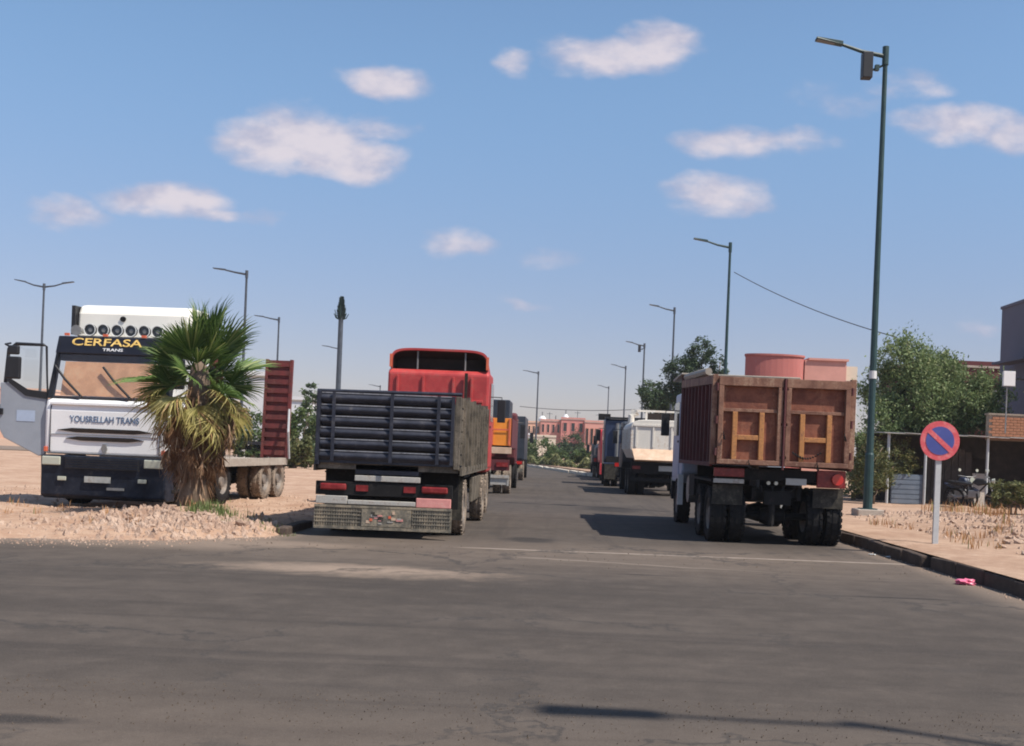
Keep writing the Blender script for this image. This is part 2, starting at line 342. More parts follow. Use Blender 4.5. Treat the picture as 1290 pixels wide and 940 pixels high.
M = dict(
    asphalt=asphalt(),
    dirt=dirt('dirt', (.34, .205, .135), (.48, .33, .235), (.56, .42, .31)),
    verge=dirt('verge_soil', (.32, .20, .135), (.45, .305, .215), (.54, .40, .30), 1.1),
    kerb=dirt('kerb_concrete', (.075, .055, .045), (.11, .082, .066), (.17, .13, .10), 1.5),
    kerb_far=dirt('kerb_concrete_pale', (.5, .44, .36), (.6, .53, .44), (.65, .6, .5), 1),
    stone=dirt('stone', (.34, .22, .16), (.52, .38, .29), (.62, .50, .40), 2),
    grit=dirt('grit', (.09, .07, .055), (.18, .14, .11), (.26, .21, .17), 9),
    conc=dirt('concrete', (.36, .3, .25), (.45, .39, .33), (.5, .45, .4), 2),
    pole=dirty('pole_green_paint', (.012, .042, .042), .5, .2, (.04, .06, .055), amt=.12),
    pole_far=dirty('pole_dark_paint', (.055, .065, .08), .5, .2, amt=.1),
    lamp_glass=glass('lamp_lens', (.08, .09, .09), .4),
    black=dirty('black_plastic', (.012, .012, .014), .5, .2, (.035, .033, .03), amt=.12),
    chassis=dirty('chassis_black', (.012, .011, .011), .75, .3, (.09, .07, .055), amt=.25, scale=5),
    tyre=dirty('tyre_rubber', (.014, .013, .013), .85, .2, (.08, .065, .05), .25, 4),
    tyre_dusty=dirty('dusty_tyre_rubber', (.06, .052, .045), .9, .3, (.28, .22, .17), .8, 4),
    rim=dirty('wheel_rim', (.16, .14, .125), .6, .3, amt=.5, scale=6),
    steel=dirty('dull_steel', (.24, .24, .235), .45, .2, amt=.35, metal=.4),
    white=dirty('white_cab_paint', (.86, .86, .85), .3, .03, (.5, .43, .36), .12, 1.6, low=None, bmp=.03),
    cream=dirty('cream_deflector_paint', (.83, .79, .70), .4, .04, (.45, .37, .28), .12, 1.6, bmp=.03),
    grey_door=dirty('pale_grey_door_paint', (.27, .295, .335), .4, .06, amt=.2, bmp=.03),
    navy=dirty('navy_bumper', (.014, .018, .03), .55, .3, (.1, .085, .07), .3, 3),
    visor=dirty('visor_black', (.012, .011, .016), .35, .2, amt=.05),
    gold=dirty('gold_lettering', (.78, .50, .14), .5, .35, (.75, .7, .6), .3, 12, bmp=0),
    white_letter=dirty('white_lettering', (.75, .75, .75), .5, .05, amt=.05, bmp=0),
    blue_letter=dirty('blue_grey_lettering', (.10, .155, .25), .5, .1, amt=.1, bmp=0),
    board=dirty('tan_sun_shade', (.62, .33, .18), .8, .18, (.66, .42, .25), .4, 2.5),
    dark_in=dirty('dark_interior', (.03, .022, .018), .8, .3, amt=.1),
    wglass=windscreen(),
    cab_glass=glass('tinted_cab_glass', (.015, .018, .022)),
    sky_glass=glass('pale_window_glass', (.12, .16, .2), .12),
    headlamp=glass('headlamp_glass', (.48, .49, .4), .15),
    red_cab=dirty('red_cab_paint', (.44, .042, .04), .5, .2, (.26, .10, .075), .42, 3.2, bmp=.03),
    red_ramp=rusty('rusty_red_ramp', (.15, .022, .02), (.09, .018, .016), (.19, .065, .045), 3),
    tail_red=glass('tail_lamp_red', (.5, .012, .01), .2),
    tail_red_dull=dirty('dusty_red_lamp', (.20, .012, .012), .35, .3, (.26, .10, .08), .35, 9),
    slat=dirty('dark_slat_paint', (.016, .018, .03), .5, .35, (.12, .105, .09), .28, 4.5),
    slat_highlight=dirty('worn_slat_highlight', (.27, .27, .29), .6, .3, (.06, .055, .055), .5, 7),  # pale tone paints the highlight on slat tops, with some wear
    slat_side=rusty('grey_weathered_side', (.07, .06, .048), (.155, .13, .10), (.27, .22, .17), 4),
    plate_w=dirty('number_plate', (.42, .42, .39), .5, .1, amt=.4, bmp=0),
    bumper_metal=dirty('worn_bumper_metal', (.17, .15, .115), .55, .3, (.42, .33, .22), .5, 5, metal=.2),
    bumper_plain=dirty('pale_bumper_bar', (.42, .40, .36), .6, .2, amt=.5, scale=6),
    pale_red=dirty('faded_pink_panel', (.62, .25, .22), .6, .15, (.5, .4, .32), .3, 6),
    dump=rusty('rusty_brown_tipper_paint', (.12, .033, .018), (.235, .078, .04), (.33, .17, .10), 2.2),
    dump_dark=rusty('dark_red_tipper_side', (.11, .022, .022), (.08, .018, .018), (.06, .025, .02), 2.2),
    dump_rail=rusty('worn_tipper_rail', (.13, .052, .032), (.24, .12, .075), (.40, .27, .18), 3.0),
    dump_top=dirty('pale_canopy_paint', (.36, .32, .26), .7, .2, amt=.4, scale=5),
    h_rib=dirty('orange_yellow_rib', (.46, .20, .06), .7, .25, (.2, .085, .045), .5, 5),
    flap=dirty('dusty_mudflap', (.04, .036, .03), .9, .3, (.14, .12, .09), .4, 7),
    bluewhite=dirty('pale_blue_cab_paint', (.36, .43, .55), .4, .08, amt=.2, bmp=.03),
    tip_white=dirty('white_tipper_paint', (.66, .62, .55), .55, .1, (.42, .30, .20), .45, 2.2, streak=True),
    tip_tan=dirty('dusty_tan_sill', (.55, .38, .26), .8, .12, (.62, .5, .4), .4, 4),
    orange=dirty('orange_tailgate_paint', (.80, .26, .025), .5, .1, (.6, .22, .08), .3, 3, bmp=.03),
    redor=dirty('red_orange_paint', (.62, .13, .06), .5, .12, amt=.25),
    bluegrey=dirty('blue_grey_truck_paint', (.028, .034, .046), .45, .2, amt=.2),
    bluecab=dirty('dark_blue_truck_paint', (.022, .035, .075), .4, .2, amt=.15),
    redarm=dirty('red_crane_paint', (.55, .04, .05), .45, .1, (.5, .22, .18), .2, 3),
    whitep=dirty('dull_white_paint', (.6, .6, .58), .5, .08, amt=.25),
    pink=dirty('pink_render', (.42, .135, .115), .9, .1, (.4, .2, .17), .3, .8, streak=True),
    pink2=dirty('salmon_render', (.62, .30, .24), .9, .1, (.5, .32, .25), .3, .5),
    peach=dirty('peach_render', (.74, .47, .33), .9, .08, (.55, .4, .32), .3, .5),
    creamw=dirty('cream_render', (.68, .58, .45), .9, .08, amt=.2, scale=.5),
    redw=dirty('rose_red_render', (.58, .24, .20), .9, .1, amt=.2, scale=.5),
    whitew=dirty('white_render', (.70, .69, .68), .9, .05, amt=.2, scale=.6),
    maroon=dirty('maroon_render', (.10, .018, .022), .85, .2, amt=.1, scale=.8),
    slate=dirty('slate_grey_render', (.115, .12, .16), .85, .08, (.16, .15, .15), .2, .5),
    brick=dirty('brown_brick', (.30, .125, .065), .9, .2, (.3, .2, .14), .35, 6),
    mortar=dirty('mortar', (.26, .2, .155), .9, .15, amt=.3),
    shutter=dirty('blue_grey_shutter', (.13, .16, .20), .6, .12, amt=.25),
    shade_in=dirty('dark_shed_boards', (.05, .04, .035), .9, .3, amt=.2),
    sheet=dirty('pale_roof_sheet', (.46, .43, .39), .6, .1, amt=.3, scale=3),
    sign_red=dirty('sign_red_enamel', (.62, .085, .10), .5, .08, (.62, .27, .26), .45, 8, bmp=0),
    sign_blue=dirty('sign_blue_enamel', (.055, .075, .27), .4, .08, (.15, .15, .28), .2, 8, bmp=0),
    sign_back=dirty('sign_grey_metal', (.3, .3, .3), .5, .1, amt=.2),
    post=dirty('pale_grey_post', (.46, .47, .47), .5, .1, amt=.3, scale=6),
    bark=rusty('bark', (.11, .075, .05), (.16, .115, .08), (.22, .17, .12), 6, .9),
    palm_green=leafy('palm_leaf_green', (.05, .10, .025), (.16, .24, .065), (.30, .34, .12)),
    palm_yellow=leafy('palm_leaf_yellow', (.24, .22, .06), (.50, .42, .16), (.42, .26, .12)),
    palm_dead=leafy('palm_leaf_dead', (.17, .085, .045), (.36, .225, .13), (.52, .38, .25)),
    leaf_pepper=leafy('pepper_tree_leaves', (.085, .125, .045), (.20, .26, .105), (.32, .35, .17)),
    leaf_dark=leafy('dark_tree_leaves', (.03, .055, .027), (.085, .125, .05)),
    leaf_olive=leafy('olive_shrub_leaves', (.07, .085, .03), (.17, .175, .065), (.28, .24, .1)),
    leaf_hedge=leafy('hedge_leaves', (.04, .075, .028), (.12, .16, .05)),
    dry=leafy('dry_weed', (.36, .17, .07), (.54, .31, .14), (.2, .24, .08)),
    grass=leafy('green_grass', (.10, .14, .045), (.22, .26, .09)),
    tower_green=leafy('mast_needles', (.02, .045, .04), (.05, .085, .075)),
    bag=dirty('pink_plastic', (.78, .16, .27), .35, .15, (.85, .5, .5), .3, 9),
    wire=dirty('wire_black', (.05, .05, .055), .6, .1, amt=0, bmp=0),
)
for k_ in ('chassis', 'tyre', 'flap', 'tyre_dusty', 'slat_side', 'dark_in', 'navy'): M[k_].node_tree.nodes['Principled BSDF'].inputs['Specular IOR Level'].default_value = .2
M['bag'].node_tree.nodes['Principled BSDF'].inputs['Transmission Weight'].default_value = .15

def nz(x, y, s, k=0): return mnoise.noise(Vector((x*s, y*s, k)))

# ================================================================ THE SETTING
def sheet(name, xs, ys, fz, m):
    vs = [(x, y, fz(x, y)) for y in ys for x in xs]; n = len(xs)
    fs = [(j*n+i, j*n+i+1, (j+1)*n+i+1, (j+1)*n+i) for j in range(len(ys)-1) for i in range(n-1)]
    me = bpy.data.meshes.new(name); me.from_pydata(vs, [], fs); me.materials.append(m)
    for p in me.polygons: p.use_smooth = True
    return struct(link(name, me))
def steps(segs):
    o = []
    for a, b, s in segs:
        n = max(1, round((b-a)/s)); o += [a + (b-a)*i/n for i in range(n)]
    return o + [segs[-1][1]]
sheet('ground', [-1290, -400, -60, 60, 400, 1290], [-190, -40, 150, 500, 1290], lambda x, y: 0 if y < 400 else 0, M['dirt'])
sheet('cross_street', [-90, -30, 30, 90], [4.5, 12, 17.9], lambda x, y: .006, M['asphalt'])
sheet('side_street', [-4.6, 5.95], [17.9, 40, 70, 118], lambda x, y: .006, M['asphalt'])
sheet('parallel_road', [-90, -30, -14, -9], [76, 84, 92], lambda x, y: .135, M['asphalt'])
def sm(t): t = max(0, min(1, t)); return t*t*(3-2*t)
def edgeY(X):
    if X < -9: return 15.0 + .25*nz(X, 0, .3)
    if X < -5.9: return 15.0 + (X+9)/3.1*1.25 + .2*nz(X, 0, .7)
    return 16.25 + (X+5.9)/1.3*1.5
def bank_h(X, Y):
    d = min((Y - edgeY(X))/1.5, (-4.5 - X)/.35)
    d += .25*nz(X, Y, .9, 5)
    h = sm(d)*(.11 + .04*nz(X, Y, .35, 2))
    h += .22*math.exp(-((X+6.6)**2/2.2 + (Y-19.9)**2/3.5))*sm(d)
    h += .10*math.exp(-((X+5.6)**2/.9 + (Y-17.9)**2/.5))*sm(d)
    if d > 0: h += sm(d)*(.028*nz(X, Y, 2.3, 1) + .014*nz(X, Y, 6, 3))
    for k_ in (0, 1.9):
        rx_ = X + 9.6 - k_ + .35*math.sin(Y*.35); h -= .035*math.exp(-(rx_/.17)**2)*sm(d)*(1 if Y < 24 else 0)
    return h - .02
sheet('dirt_bank', steps([(-90, -18, 6), (-18, -11, .35), (-11, -4.3, .11)]), steps([(14.2, 21.5, .11), (21.5, 30, .4), (30, 76, 3)]), bank_h, M['dirt'])
def near_h(X, Y): return -.02 + .05*sm((5.3 + .25*nz(X, 1, .8) - Y)/.5 + .5*nz(X, Y, 2, 4)) + .008*nz(X, Y, 7, 1)*(Y < 6.7)
sheet('near_gravel_edge', steps([(-60, -5, 4), (-5, 5, .09), (5, 60, 4)]), steps([(-8, 4.5, 1.5), (4.5, 7.4, .07)]), near_h, M['verge'])
def verge_h(X, Y):
    e = sm((X - 5.85)/.2)
    return .232 - .015*(1-e) + e*(.02*nz(X, Y, 1.3) + .012*nz(X, Y, 5, 2)) + .16*sm((X-7.6)/1.4)*sm((Y-14)/2)*sm((33-Y)/6)*(.6+.5*nz(X, Y, .6, 9))
sheet('right_verge', steps([(5.855, 15, .14), (15, 90, 5)]), steps([(-10, 11, 2), (11, 26, .14), (26, 40, .6), (40, 120, 6)]), verge_h, M['verge'])
def verge_z(X, Y): return verge_h(X, Y) if X > 6 else .13

def kerb(name, pts, wdt, h, gap, m, L=1.0, broken=()):
    k = bpy.data.objects.new(name, None); col.objects.link(k); struct(k)
    seg = 0
    for (x0, y0), (x1, y1) in zip(pts, pts[1:]):
        d = math.hypot(x1-x0, y1-y0); n = max(1, round(d/L)); ang = math.atan2(y1-y0, x1-x0)
        me = MB().box(-.5*d/n + gap/2, .5*d/n - gap/2, -wdt/2, wdt/2, -.05, h).mesh('kerb_stone', m)
        for i in range(n):
            seg += 1
            if seg in broken: continue
            t = (i+.5)/n
            o = link('kerb_stone', me, k, .03, (x0+(x1-x0)*t + random.uniform(-.025, .025), y0+(y1-y0)*t, random.uniform(-.012, .008)))
            o.rotation_euler = (random.uniform(-.02, .02), random.uniform(-.02, .02), ang + random.uniform(-.03, .03))
    return k
kerb('right_kerb', [(5.92, 2.0), (5.92, 17.0)], .2, .205, .015, M['kerb'], 1.0)
k2 = kerb('right_kerb', [(5.84, 17.25), (5.9, 40)], .2, .20, .02, M['kerb'], 1.0)
kerb('right_kerb', [(5.9, 40), (5.9, 66)], .2, .20, .02, M['kerb'], 3)
kerb('left_kerb', [(-4.5, 18.5), (-4.5, 40)], .2, .14, .03, M['kerb'], 1.0, broken=(3, 4, 7, 12))
kerb('left_kerb', [(-4.5, 40), (-4.5, 92)], .2, .14, .02, M['kerb'], 4)
kerb('far_kerb', [(5.2, 66), (2.2, 72), (.6, 82), (-1.8, 98), (-6, 113), (-16, 130)], .35, .2, .05, M['kerb_far'], 3)

# planted ground where the side street bends away
pv = MB().prismz([(5.4, 66.3), (60, 66.3), (60, 260), (-60, 260), (-60, 135), (-16, 131), (-5.7, 113.3), (-1.5, 98.2), (.9, 82.1), (2.4, 72.3)], -.3, .30)
struct(pv.build('planted_island', M['verge']))

# stones
def stone_mesh(k, m):
    bm = bmesh.new(); bmesh.ops.create_icosphere(bm, subdivisions=1, radius=.5)
    rr = random.Random(k)
    for v in bm.verts:
        v.co *= rr.uniform(.7, 1.15); v.co.z *= .6; v.co.y *= .8
    me = bpy.data.meshes.new('stone'); bm.to_mesh(me); bm.free(); me.materials.append(m); return me
SM = [stone_mesh(i, M['stone']) for i in range(6)]
def stones(n, fx, fz, s0, s1, label, group):
    for i in range(n):
        x, y = fx(); s = random.uniform(s0, s1)*random.uniform(.8, 1.3)
        o = link('stone', SM[i % 6]); o.location = (x, y, fz(x, y) + s*.12)
        o.scale = (s, s*random.uniform(.7, 1.1), s*random.uniform(.6, 1)); o.rotation_euler = (random.uniform(-.4, .4), random.uniform(-.4, .4), random.uniform(0, 6))
        tag(o, label, 'stone', group)
def gravel(name, n, fx, fz, s0, s1, m):
    mb = MB()
    for i in range(n):
        x, y = fx(); s = s0 + (s1-s0)*random.random()**2.4; z = fz(x, y); q = random.uniform(0, 6); h = s*random.uniform(.3, .8)
        c, sn = math.cos(q)*s, math.sin(q)*s
        vs = [(x+c*.6, y+sn*.5, z-.01), (x-sn*.5, y+c*.6, z-.01), (x-c*.5, y-sn*.6, z-.01), (x+sn*.6, y-c*.4, z-.01),
              (x+c*.25, y+sn*.2, z+h*.8), (x-c*.2, y-sn*.3, z+h)]
        mb.add(vs, [(0,1,4),(1,2,5),(1,5,4),(2,3,5),(3,0,4),(3,4,5)])
    return stuff(mb.build(name, m))
def left_zone():
    while 1:
        x, y = random.gauss(-6.2, 1.0), random.gauss(18.1, .9)
        if -9.5 < x < -4.75 and y > edgeY(x)+.25: return x, y
def left_wide():
    while 1:
        x, y = random.uniform(-14, -4.7), random.uniform(15.2, 30)
        if y > edgeY(x)+.1: return x, y
def right_zone(): return random.uniform(7.0, 13.5)+random.uniform(0, 2), random.uniform(15.5, 31)
def right_near(): return abs(random.gauss(0, 1.6)) + 7.5, random.uniform(16.5, 25)
stones(44, left_zone, bank_h, .12, .24, 'pale broken stone lying in the rubble in front of the palm', 'stones in the rubble by the palm')
stones(60, right_near, verge_z, .12, .25, 'pale pinkish stone lying in the rubble around the no parking sign', 'stones in the rubble on the right verge')
gravel('rubble_gravel', 2000, left_zone, bank_h, .015, .14, M['stone'])
gravel('bank_gravel', 3000, left_wide, bank_h, .008, .09, M['stone'])
gravel('verge_gravel', 3600, right_zone, verge_z, .015, .15, M['stone'])
def near_zone(): return random.uniform(-4.5, 4.5), 7.2 - abs(random.gauss(0, .8))
gravel('road_edge_gravel', 5200, near_zone, lambda x, y: max(.004, near_h(x, y)), .003, .02, M['grit'])
def road_crumbs():
    return random.uniform(-8, 5.7), random.triangular(14.5, 18.2, 17.2)
gravel('road_crumbs', 500, road_crumbs, lambda x, y: .006, .008, .03, M['grit'])
gravel('kerb_crumbs', 420, lambda: (5.8 - abs(random.gauss(0, .13)), random.uniform(11, 21)), lambda x, y: .006, .008, .035, M['stone'])
gravel('bank_edge_crumbs', 900, lambda: (lambda X: (X, edgeY(X) + random.gauss(.1, .35)))(random.uniform(-9, -4.4)), lambda x, y: max(.006, bank_h(x, y)), .01, .045, M['stone'])

# grass and weeds
def tufts(name, n, fx, fz, h0, h1, m, spread=.1, blades=12, wd=.008):
    mb = MB()
    for i in range(n):
        x, y = fx(); z = fz(x, y)
        for k in range(blades):
            q = random.uniform(0, 2*PI); h = random.uniform(h0, h1); bx, by = x+random.gauss(0, spread), y+random.gauss(0, spread)
            l = random.uniform(.15, .6)*h; wx, wy = -math.sin(q)*wd, math.cos(q)*wd; ex, ey = math.cos(q)*l, math.sin(q)*l
            mb.add([(bx-wx, by-wy, z-.02), (bx+wx, by+wy, z-.02), (bx+ex*.4+wx*.7, by+ey*.4+wy*.7, z+h*.6), (bx+ex*.4-wx*.7, by+ey*.4-wy*.7, z+h*.6), (bx+ex, by+ey, z+h)],
                   [(0,1,2,3), (3,2,4)])
    return stuff(mb.build(name, m))
WC = [(random.uniform(10.5, 17), random.uniform(23, 35)) for _ in range(26)]
def weed_pt():
    c = random.choice(WC); return max(7, random.gauss(c[0], .5)), random.gauss(c[1], .5)
tufts('dry_weeds', 95, weed_pt, verge_z, .12, .42, M['dry'], .14, 18, .010)
tufts('dry_weeds', 36, lambda: (random.uniform(6.8, 11), random.uniform(18, 25)), verge_z, .06, .22, M['dry'], .09, 12)
tufts('green_grass', 26, lambda: (random.gauss(-6.05, .22), random.gauss(19.3, .25)), bank_h, .08, .24, M['grass'], .08, 14)
tufts('dry_weeds', 26, lambda: (random.uniform(-12, -4.8), random.uniform(17.5, 26)), bank_h, .04, .16, M['dry'], .07, 10)
tufts('green_grass', 14, lambda: (random.gauss(-5.3, .5), random.gauss(18.6, .3)), bank_h, .04, .1, M['grass'], .06, 8)

# ================================================================ TREES
def crown_mesh(blobs, n, s0, s1, m, droop=0, k=1):
    rr = random.Random(k); mb = MB()
    tot = sum(b[3]*b[4]*b[5] for b in blobs)
    for (bx, by, bz, rx, ry, rz) in blobs:
        cnt = int(n*rx*ry*rz/tot); nc = max(4, cnt//52)
        for c in range(nc):
            d = Vector((rr.gauss(0, 1), rr.gauss(0, 1), rr.gauss(0, 1))).normalized()*(rr.uniform(.25, 1)**.5)*rr.uniform(.8, 1.12)
            cx, cy, cz = bx+d.x*rx, by+d.y*ry, bz+d.z*rz; cr = min(rx, rz)*rr.uniform(.14, .40)
            for j in range(52):
                q = Vector((rr.gauss(0, .55), rr.gauss(0, .55), rr.gauss(0, .5)))*cr
                p = Vector((cx, cy, cz - (droop*rr.uniform(0, 1.0) if droop else 0))) + q
                s = rr.uniform(s0, s1)
                a = Vector((rr.gauss(0, 1), rr.gauss(0, 1), rr.gauss(0, .6) - droop*2.5)).normalized()
                b = a.cross(Vector((rr.gauss(0, 1), rr.gauss(0, 1), rr.gauss(0, 1)))).normalized()
                mb.add([p - a*s, p + b*s*.38, p + a*s, p - b*s*.38], [(0, 1, 2, 3)])
    return mb.mesh('crown', m)
def tree(name, loc, blobs, n, s0, s1, m, label, cat='tree', group=None, droop=0, k=1, trunk_r=.14, trunks=1):
    t = thing(name, loc, label, cat, group)
    link('crown', crown_mesh(blobs, n, s0, s1, m, droop, k), t)
    rr = random.Random(k+50); mb = MB()
    zc = sum(b[2] for b in blobs)/len(blobs)
    for i in range(trunks):
        ox = rr.uniform(-.5, .5)*(trunks > 1)*.8
        fork = Vector((ox*.8 + rr.uniform(-.1, .1), rr.uniform(-.1, .1), zc*.45))
        mb.tube([(ox*.3, 0, -.1), (ox*.4, 0, .3), fork*.7, fork], [trunk_r*1.3, trunk_r, trunk_r*.85, trunk_r*.7], 8)
        for b in blobs:
            e = Vector(b[:3]); mid = (fork+e)/2 + Vector((rr.uniform(-.2, .2), rr.uniform(-.2, .2), .1))
            mb.tube([fork, mid, e, e + Vector((rr.uniform(-.4, .4), 0, b[5]*.6))], [trunk_r*.55, trunk_r*.4, trunk_r*.25, .02], 6)
    mb.build('trunk', M['bark'], t, smooth=True)
    return t
# big pepper tree on the right
Yt = 43.0; g = lambda x, y, rx, ry: (at(x, y, Yt).x, 0, at(x, y, Yt).z, rx, rx*.9, ry)
base = at(1165, 640, Yt)
bl = [g(1140, 452, 1.15, 1.15), (g(1118, 485, 1.0, 1.1)), g(1180, 462, 1.1, .95), g(1165, 505, 1.6, 1.3), g(1215, 500, 1.25, 1.0), g(1110, 525, .9, 1.0), g(1235, 520, .9, .8), g(1205, 468, .7, .8), g(1228, 492, 1.0, .9), g(1190, 530, 1.4, .9), g(1140, 540, 1.3, .8)]
bl = [(b[0]-base.x, random.uniform(-.8, .8), b[2]-.2, b[3], b[4], b[5]) for b in bl]
tree('pepper_tree', (base.x, Yt, .2), bl, 44000, .045, .10, M['leaf_pepper'], 'large grey-green pepper tree with feathery crown behind the no parking sign', droop=.35, k=3, trunk_r=.16, trunks=2)
# dark trees behind the tipper
Yt = 72.0
base = at(870, 590, Yt)
bl = [g(885, 450, 1.0, 1.2), g(862, 470, 1.3, 1.1), g(905, 468, .7, .8), g(845, 492, .8, 1.0), g(875, 495, 1.7, 1.2), g(890, 520, 1.5, 1.5)]
bl = [(b[0]-base.x, random.uniform(-.6, .6), b[2], b[3], b[4], b[5]) for b in bl]
tree('street_tree', (base.x, Yt, 0.1), bl, 18000, .07, .14, M['leaf_dark'], 'dark green pointed tree just left of the rusty tipper truck', k=5)
Yt = 84.0
base = at(820, 590, Yt)
bl = [g(818, 495, .9, 1.0), g(828, 505, 1.1, 1.1), g(842, 515, 1.3, 1.0)]
bl = [(b[0]-base.x, 0, b[2], b[3], b[4], b[5]) for b in bl]
tree('street_tree', (base.x, Yt, 0.1), bl, 9000, .08, .15, M['leaf_dark'], 'small dark round tree above the roof of the white tipper truck', k=6)
# shrubs right
for i, (x, y, Y_, rx, rz, m_, lab) in enumerate([
    (1098, 585, 37, .75, .95, 'leaf_olive', 'olive green shrub growing just behind the tall green lamp post'),
    (1128, 575, 38.5, .85, .75, 'leaf_olive', 'yellowish shrub in front of the blue-grey shutter'),
    (1080, 575, 40, .6, 1.2, 'leaf_pepper', 'narrow green shrub between the tipper truck and lamp post'),
    (1276, 618, 33, .75, .35, 'leaf_olive', 'low green bush at the right edge beside the shed')]):
    c = at(x, y, Y_); z0 = .2
    tree('shrub', (c.x, Y_, z0), [(0, 0, c.z-z0, rx, rx*.8, rz), (rx*.5, .1, (c.z-z0)*.7, rx*.6, rx*.5, rz*.6), (-rx*.5, .1, (c.z-z0)*.6, rx*.6, rx*.5, rz*.6)],
         4200, .03, .075, M[m_], lab, 'shrub', droop=.12, k=20+i, trunk_r=.04, trunks=3)
# bushes and trees on the island and beyond, left background
BG = [(683, 570, 108, 1.7, 1.3, 'leaf_hedge', 'dark green bush beside the distant lamp post on the island', 'bush'),
      (702, 577, 104, 1.6, .6, 'leaf_hedge', 'low green bush in the middle of the distant island', 'bush'),
      (722, 560, 135, 1.5, 1.7, 'leaf_dark', 'round green tree in front of the rose red houses', 'tree'),
      (707, 566, 125, 1.0, 1.0, 'leaf_dark', 'small dark tree between the peach and red houses', 'tree'),
      (736, 575, 95, 1.0, .6, 'leaf_hedge', 'grey-green bush left of the distant dark truck', 'bush'),
      (664, 566, 128, .8, 1.3, 'leaf_hedge', 'slim green tree right of the blue-grey parked truck', 'tree'),
      (383, 545, 62, 1.1, 1.7, 'leaf_hedge', 'green tree between the red ramp and the slatted truck', 'tree'),
      (372, 568, 58, .9, .9, 'leaf_olive', 'olive bush just right of the red loading ramp', 'bush'),
      (392, 520, 75, .7, 2.4, 'leaf_dark', 'tall narrow dark tree at the left corner of the slatted truck', 'tree'),
      (318, 545, 66, 1.6, 1.3, 'leaf_hedge', 'green bush seen between palm and red ramp', 'bush')]
for i, (x, y, Y_, rx, rz, m_, lab, cat) in enumerate(BG):
    c = at(x, y, Y_)
    tree('background_'+cat, (c.x, Y_, .1), [(0, 0, c.z, rx, rx*.8, rz), (rx*.5, 0, c.z-rz*.4, rx*.7, rx*.6, rz*.7), (-rx*.5, 0, c.z-rz*.5, rx*.6, rx*.6, rz*.7), (0, 0, max(.8, c.z-rz*.9), rx*.8, rx*.6, rz*.6)],
         3000, .09, .18, M[m_], lab, cat, k=40+i, trunk_r=.1)
# low hedge along the bend
mb = MB(); rr = random.Random(9)
for i in range(9000):
    t = rr.random(); x = 3.6 + t*-10.5; y = 76 + t*44 + rr.uniform(0, 3); z = .3 + rr.random()**.7*(.55+.25*math.sin(t*23)+.2*math.sin(t*61))
    s = rr.uniform(.07, .15); a = Vector((rr.gauss(0,1), rr.gauss(0,1), rr.gauss(0,1))).normalized(); b = a.orthogonal().normalized()
    mb.add([Vector((x,y,z))-a*s, Vector((x,y,z))+b*s*.6, Vector((x,y,z))+a*s, Vector((x,y,z))-b*s*.6], [(0,1,2,3)])
stuff(mb.build('hedge', M['leaf_olive']))

# ---- palm
def frond_mesh(nseg, L, pet, spread, fold, droop, m, rag=0.0, k=0, wmul=1.0):
    """fan leaf: petiole along +x, then a pleated fan of narrow segments"""
    rr = random.Random(k); mb = MB()
    mb.tube([(0,0,0), (pet*.5, 0, pet*.04), (pet, 0, 0)], [.016, .012, .01], 5)
    for i in range(nseg):
        t = (i + .5)/nseg*2 - 1
        ang = t*spread + rr.uniform(-.02, .02)
        l = L*(1 - .28*abs(t)**2)*rr.uniform(.9, 1.03)
        d = Vector((math.cos(ang), math.sin(ang), 0)); s = Vector((-math.sin(ang), math.cos(ang), 0))
        w = l*spread/nseg*1.05*wmul
        up = fold*abs(t)*.5
        dr = droop*rr.uniform(.6, 1.4); twist = rr.uniform(-1, 1)*rag
        p0 = Vector((pet, 0, 0))
        p1 = p0 + d*l*.5 + Vector((0, 0, up*l*.5))
        p2 = p0 + d*l*.8 + Vector((0, 0, up*l*.8 - dr*l*.14)) + s*twist*l*.12
        p3 = p0 + d*l + Vector((0, 0, up*l*.8 - dr*l*.42)) + s*twist*l*.25
        pl = .012
        vs = [p0, p1 - s*w*.5 + Vector((0,0,-pl)), p1 + Vector((0,0,pl)), p1 + s*w*.5 + Vector((0,0,-pl)),
              p2 - s*w*.26, p2 + Vector((0,0,pl*.5)), p2 + s*w*.26, p3]
        mb.add(vs, [(0,1,2), (0,2,3), (1,4,5,2), (2,5,6,3), (4,7,5), (5,7,6)])
    return mb.mesh('palm_leaf', m)
pb = at(243, 634, 20.2); PX = pb.x
pz0 = bank_h(PX, 20.2)
palm = thing('palm_tree', (PX, 20.2, pz0 - .03), 'short fan palm with hanging skirt of dead leaves in front of the white truck', 'palm tree')
HT = 2.72 - pz0
tr = MB().tube([(0,0,-.1), (.02,0,.3), (.04,0,1.2), (.03,0,HT-.2), (.02,0,HT+.15), (.02,0,HT+.3)], [.30, .26, .22, .2, .15, .03], 14)
tr.build('trunk', M['bark'], palm, smooth=True)
GM = [frond_mesh(26, .82, .50, 1.15, .5, .25, M['palm_green'], .2, i) for i in range(4)]
YM = [frond_mesh(24, .74, .46, 1.2, .3, 1.3, M['palm_yellow'], .5, 10+i) for i in range(3)]
DM = [frond_mesh(16, .72, .38, .55, .2, 1.0, M['palm_dead'], 1.6, 20+i, .8) for i in range(5)]
rr = random.Random(11)
def frond(me, name, az, el, z, sc=1.0, roll=0, off=.05):
    o = link(name, me, palm)
    o.location = (.02 + math.cos(az)*off, math.sin(az)*off, z)
    o.rotation_euler = (Matrix.Rotation(az, 3, 'Z') @ Matrix.Rotation(-el, 3, 'Y') @ Matrix.Rotation(roll, 3, 'X')).to_euler()
    o.scale = (sc, sc, sc); return o
GA = 2.39996
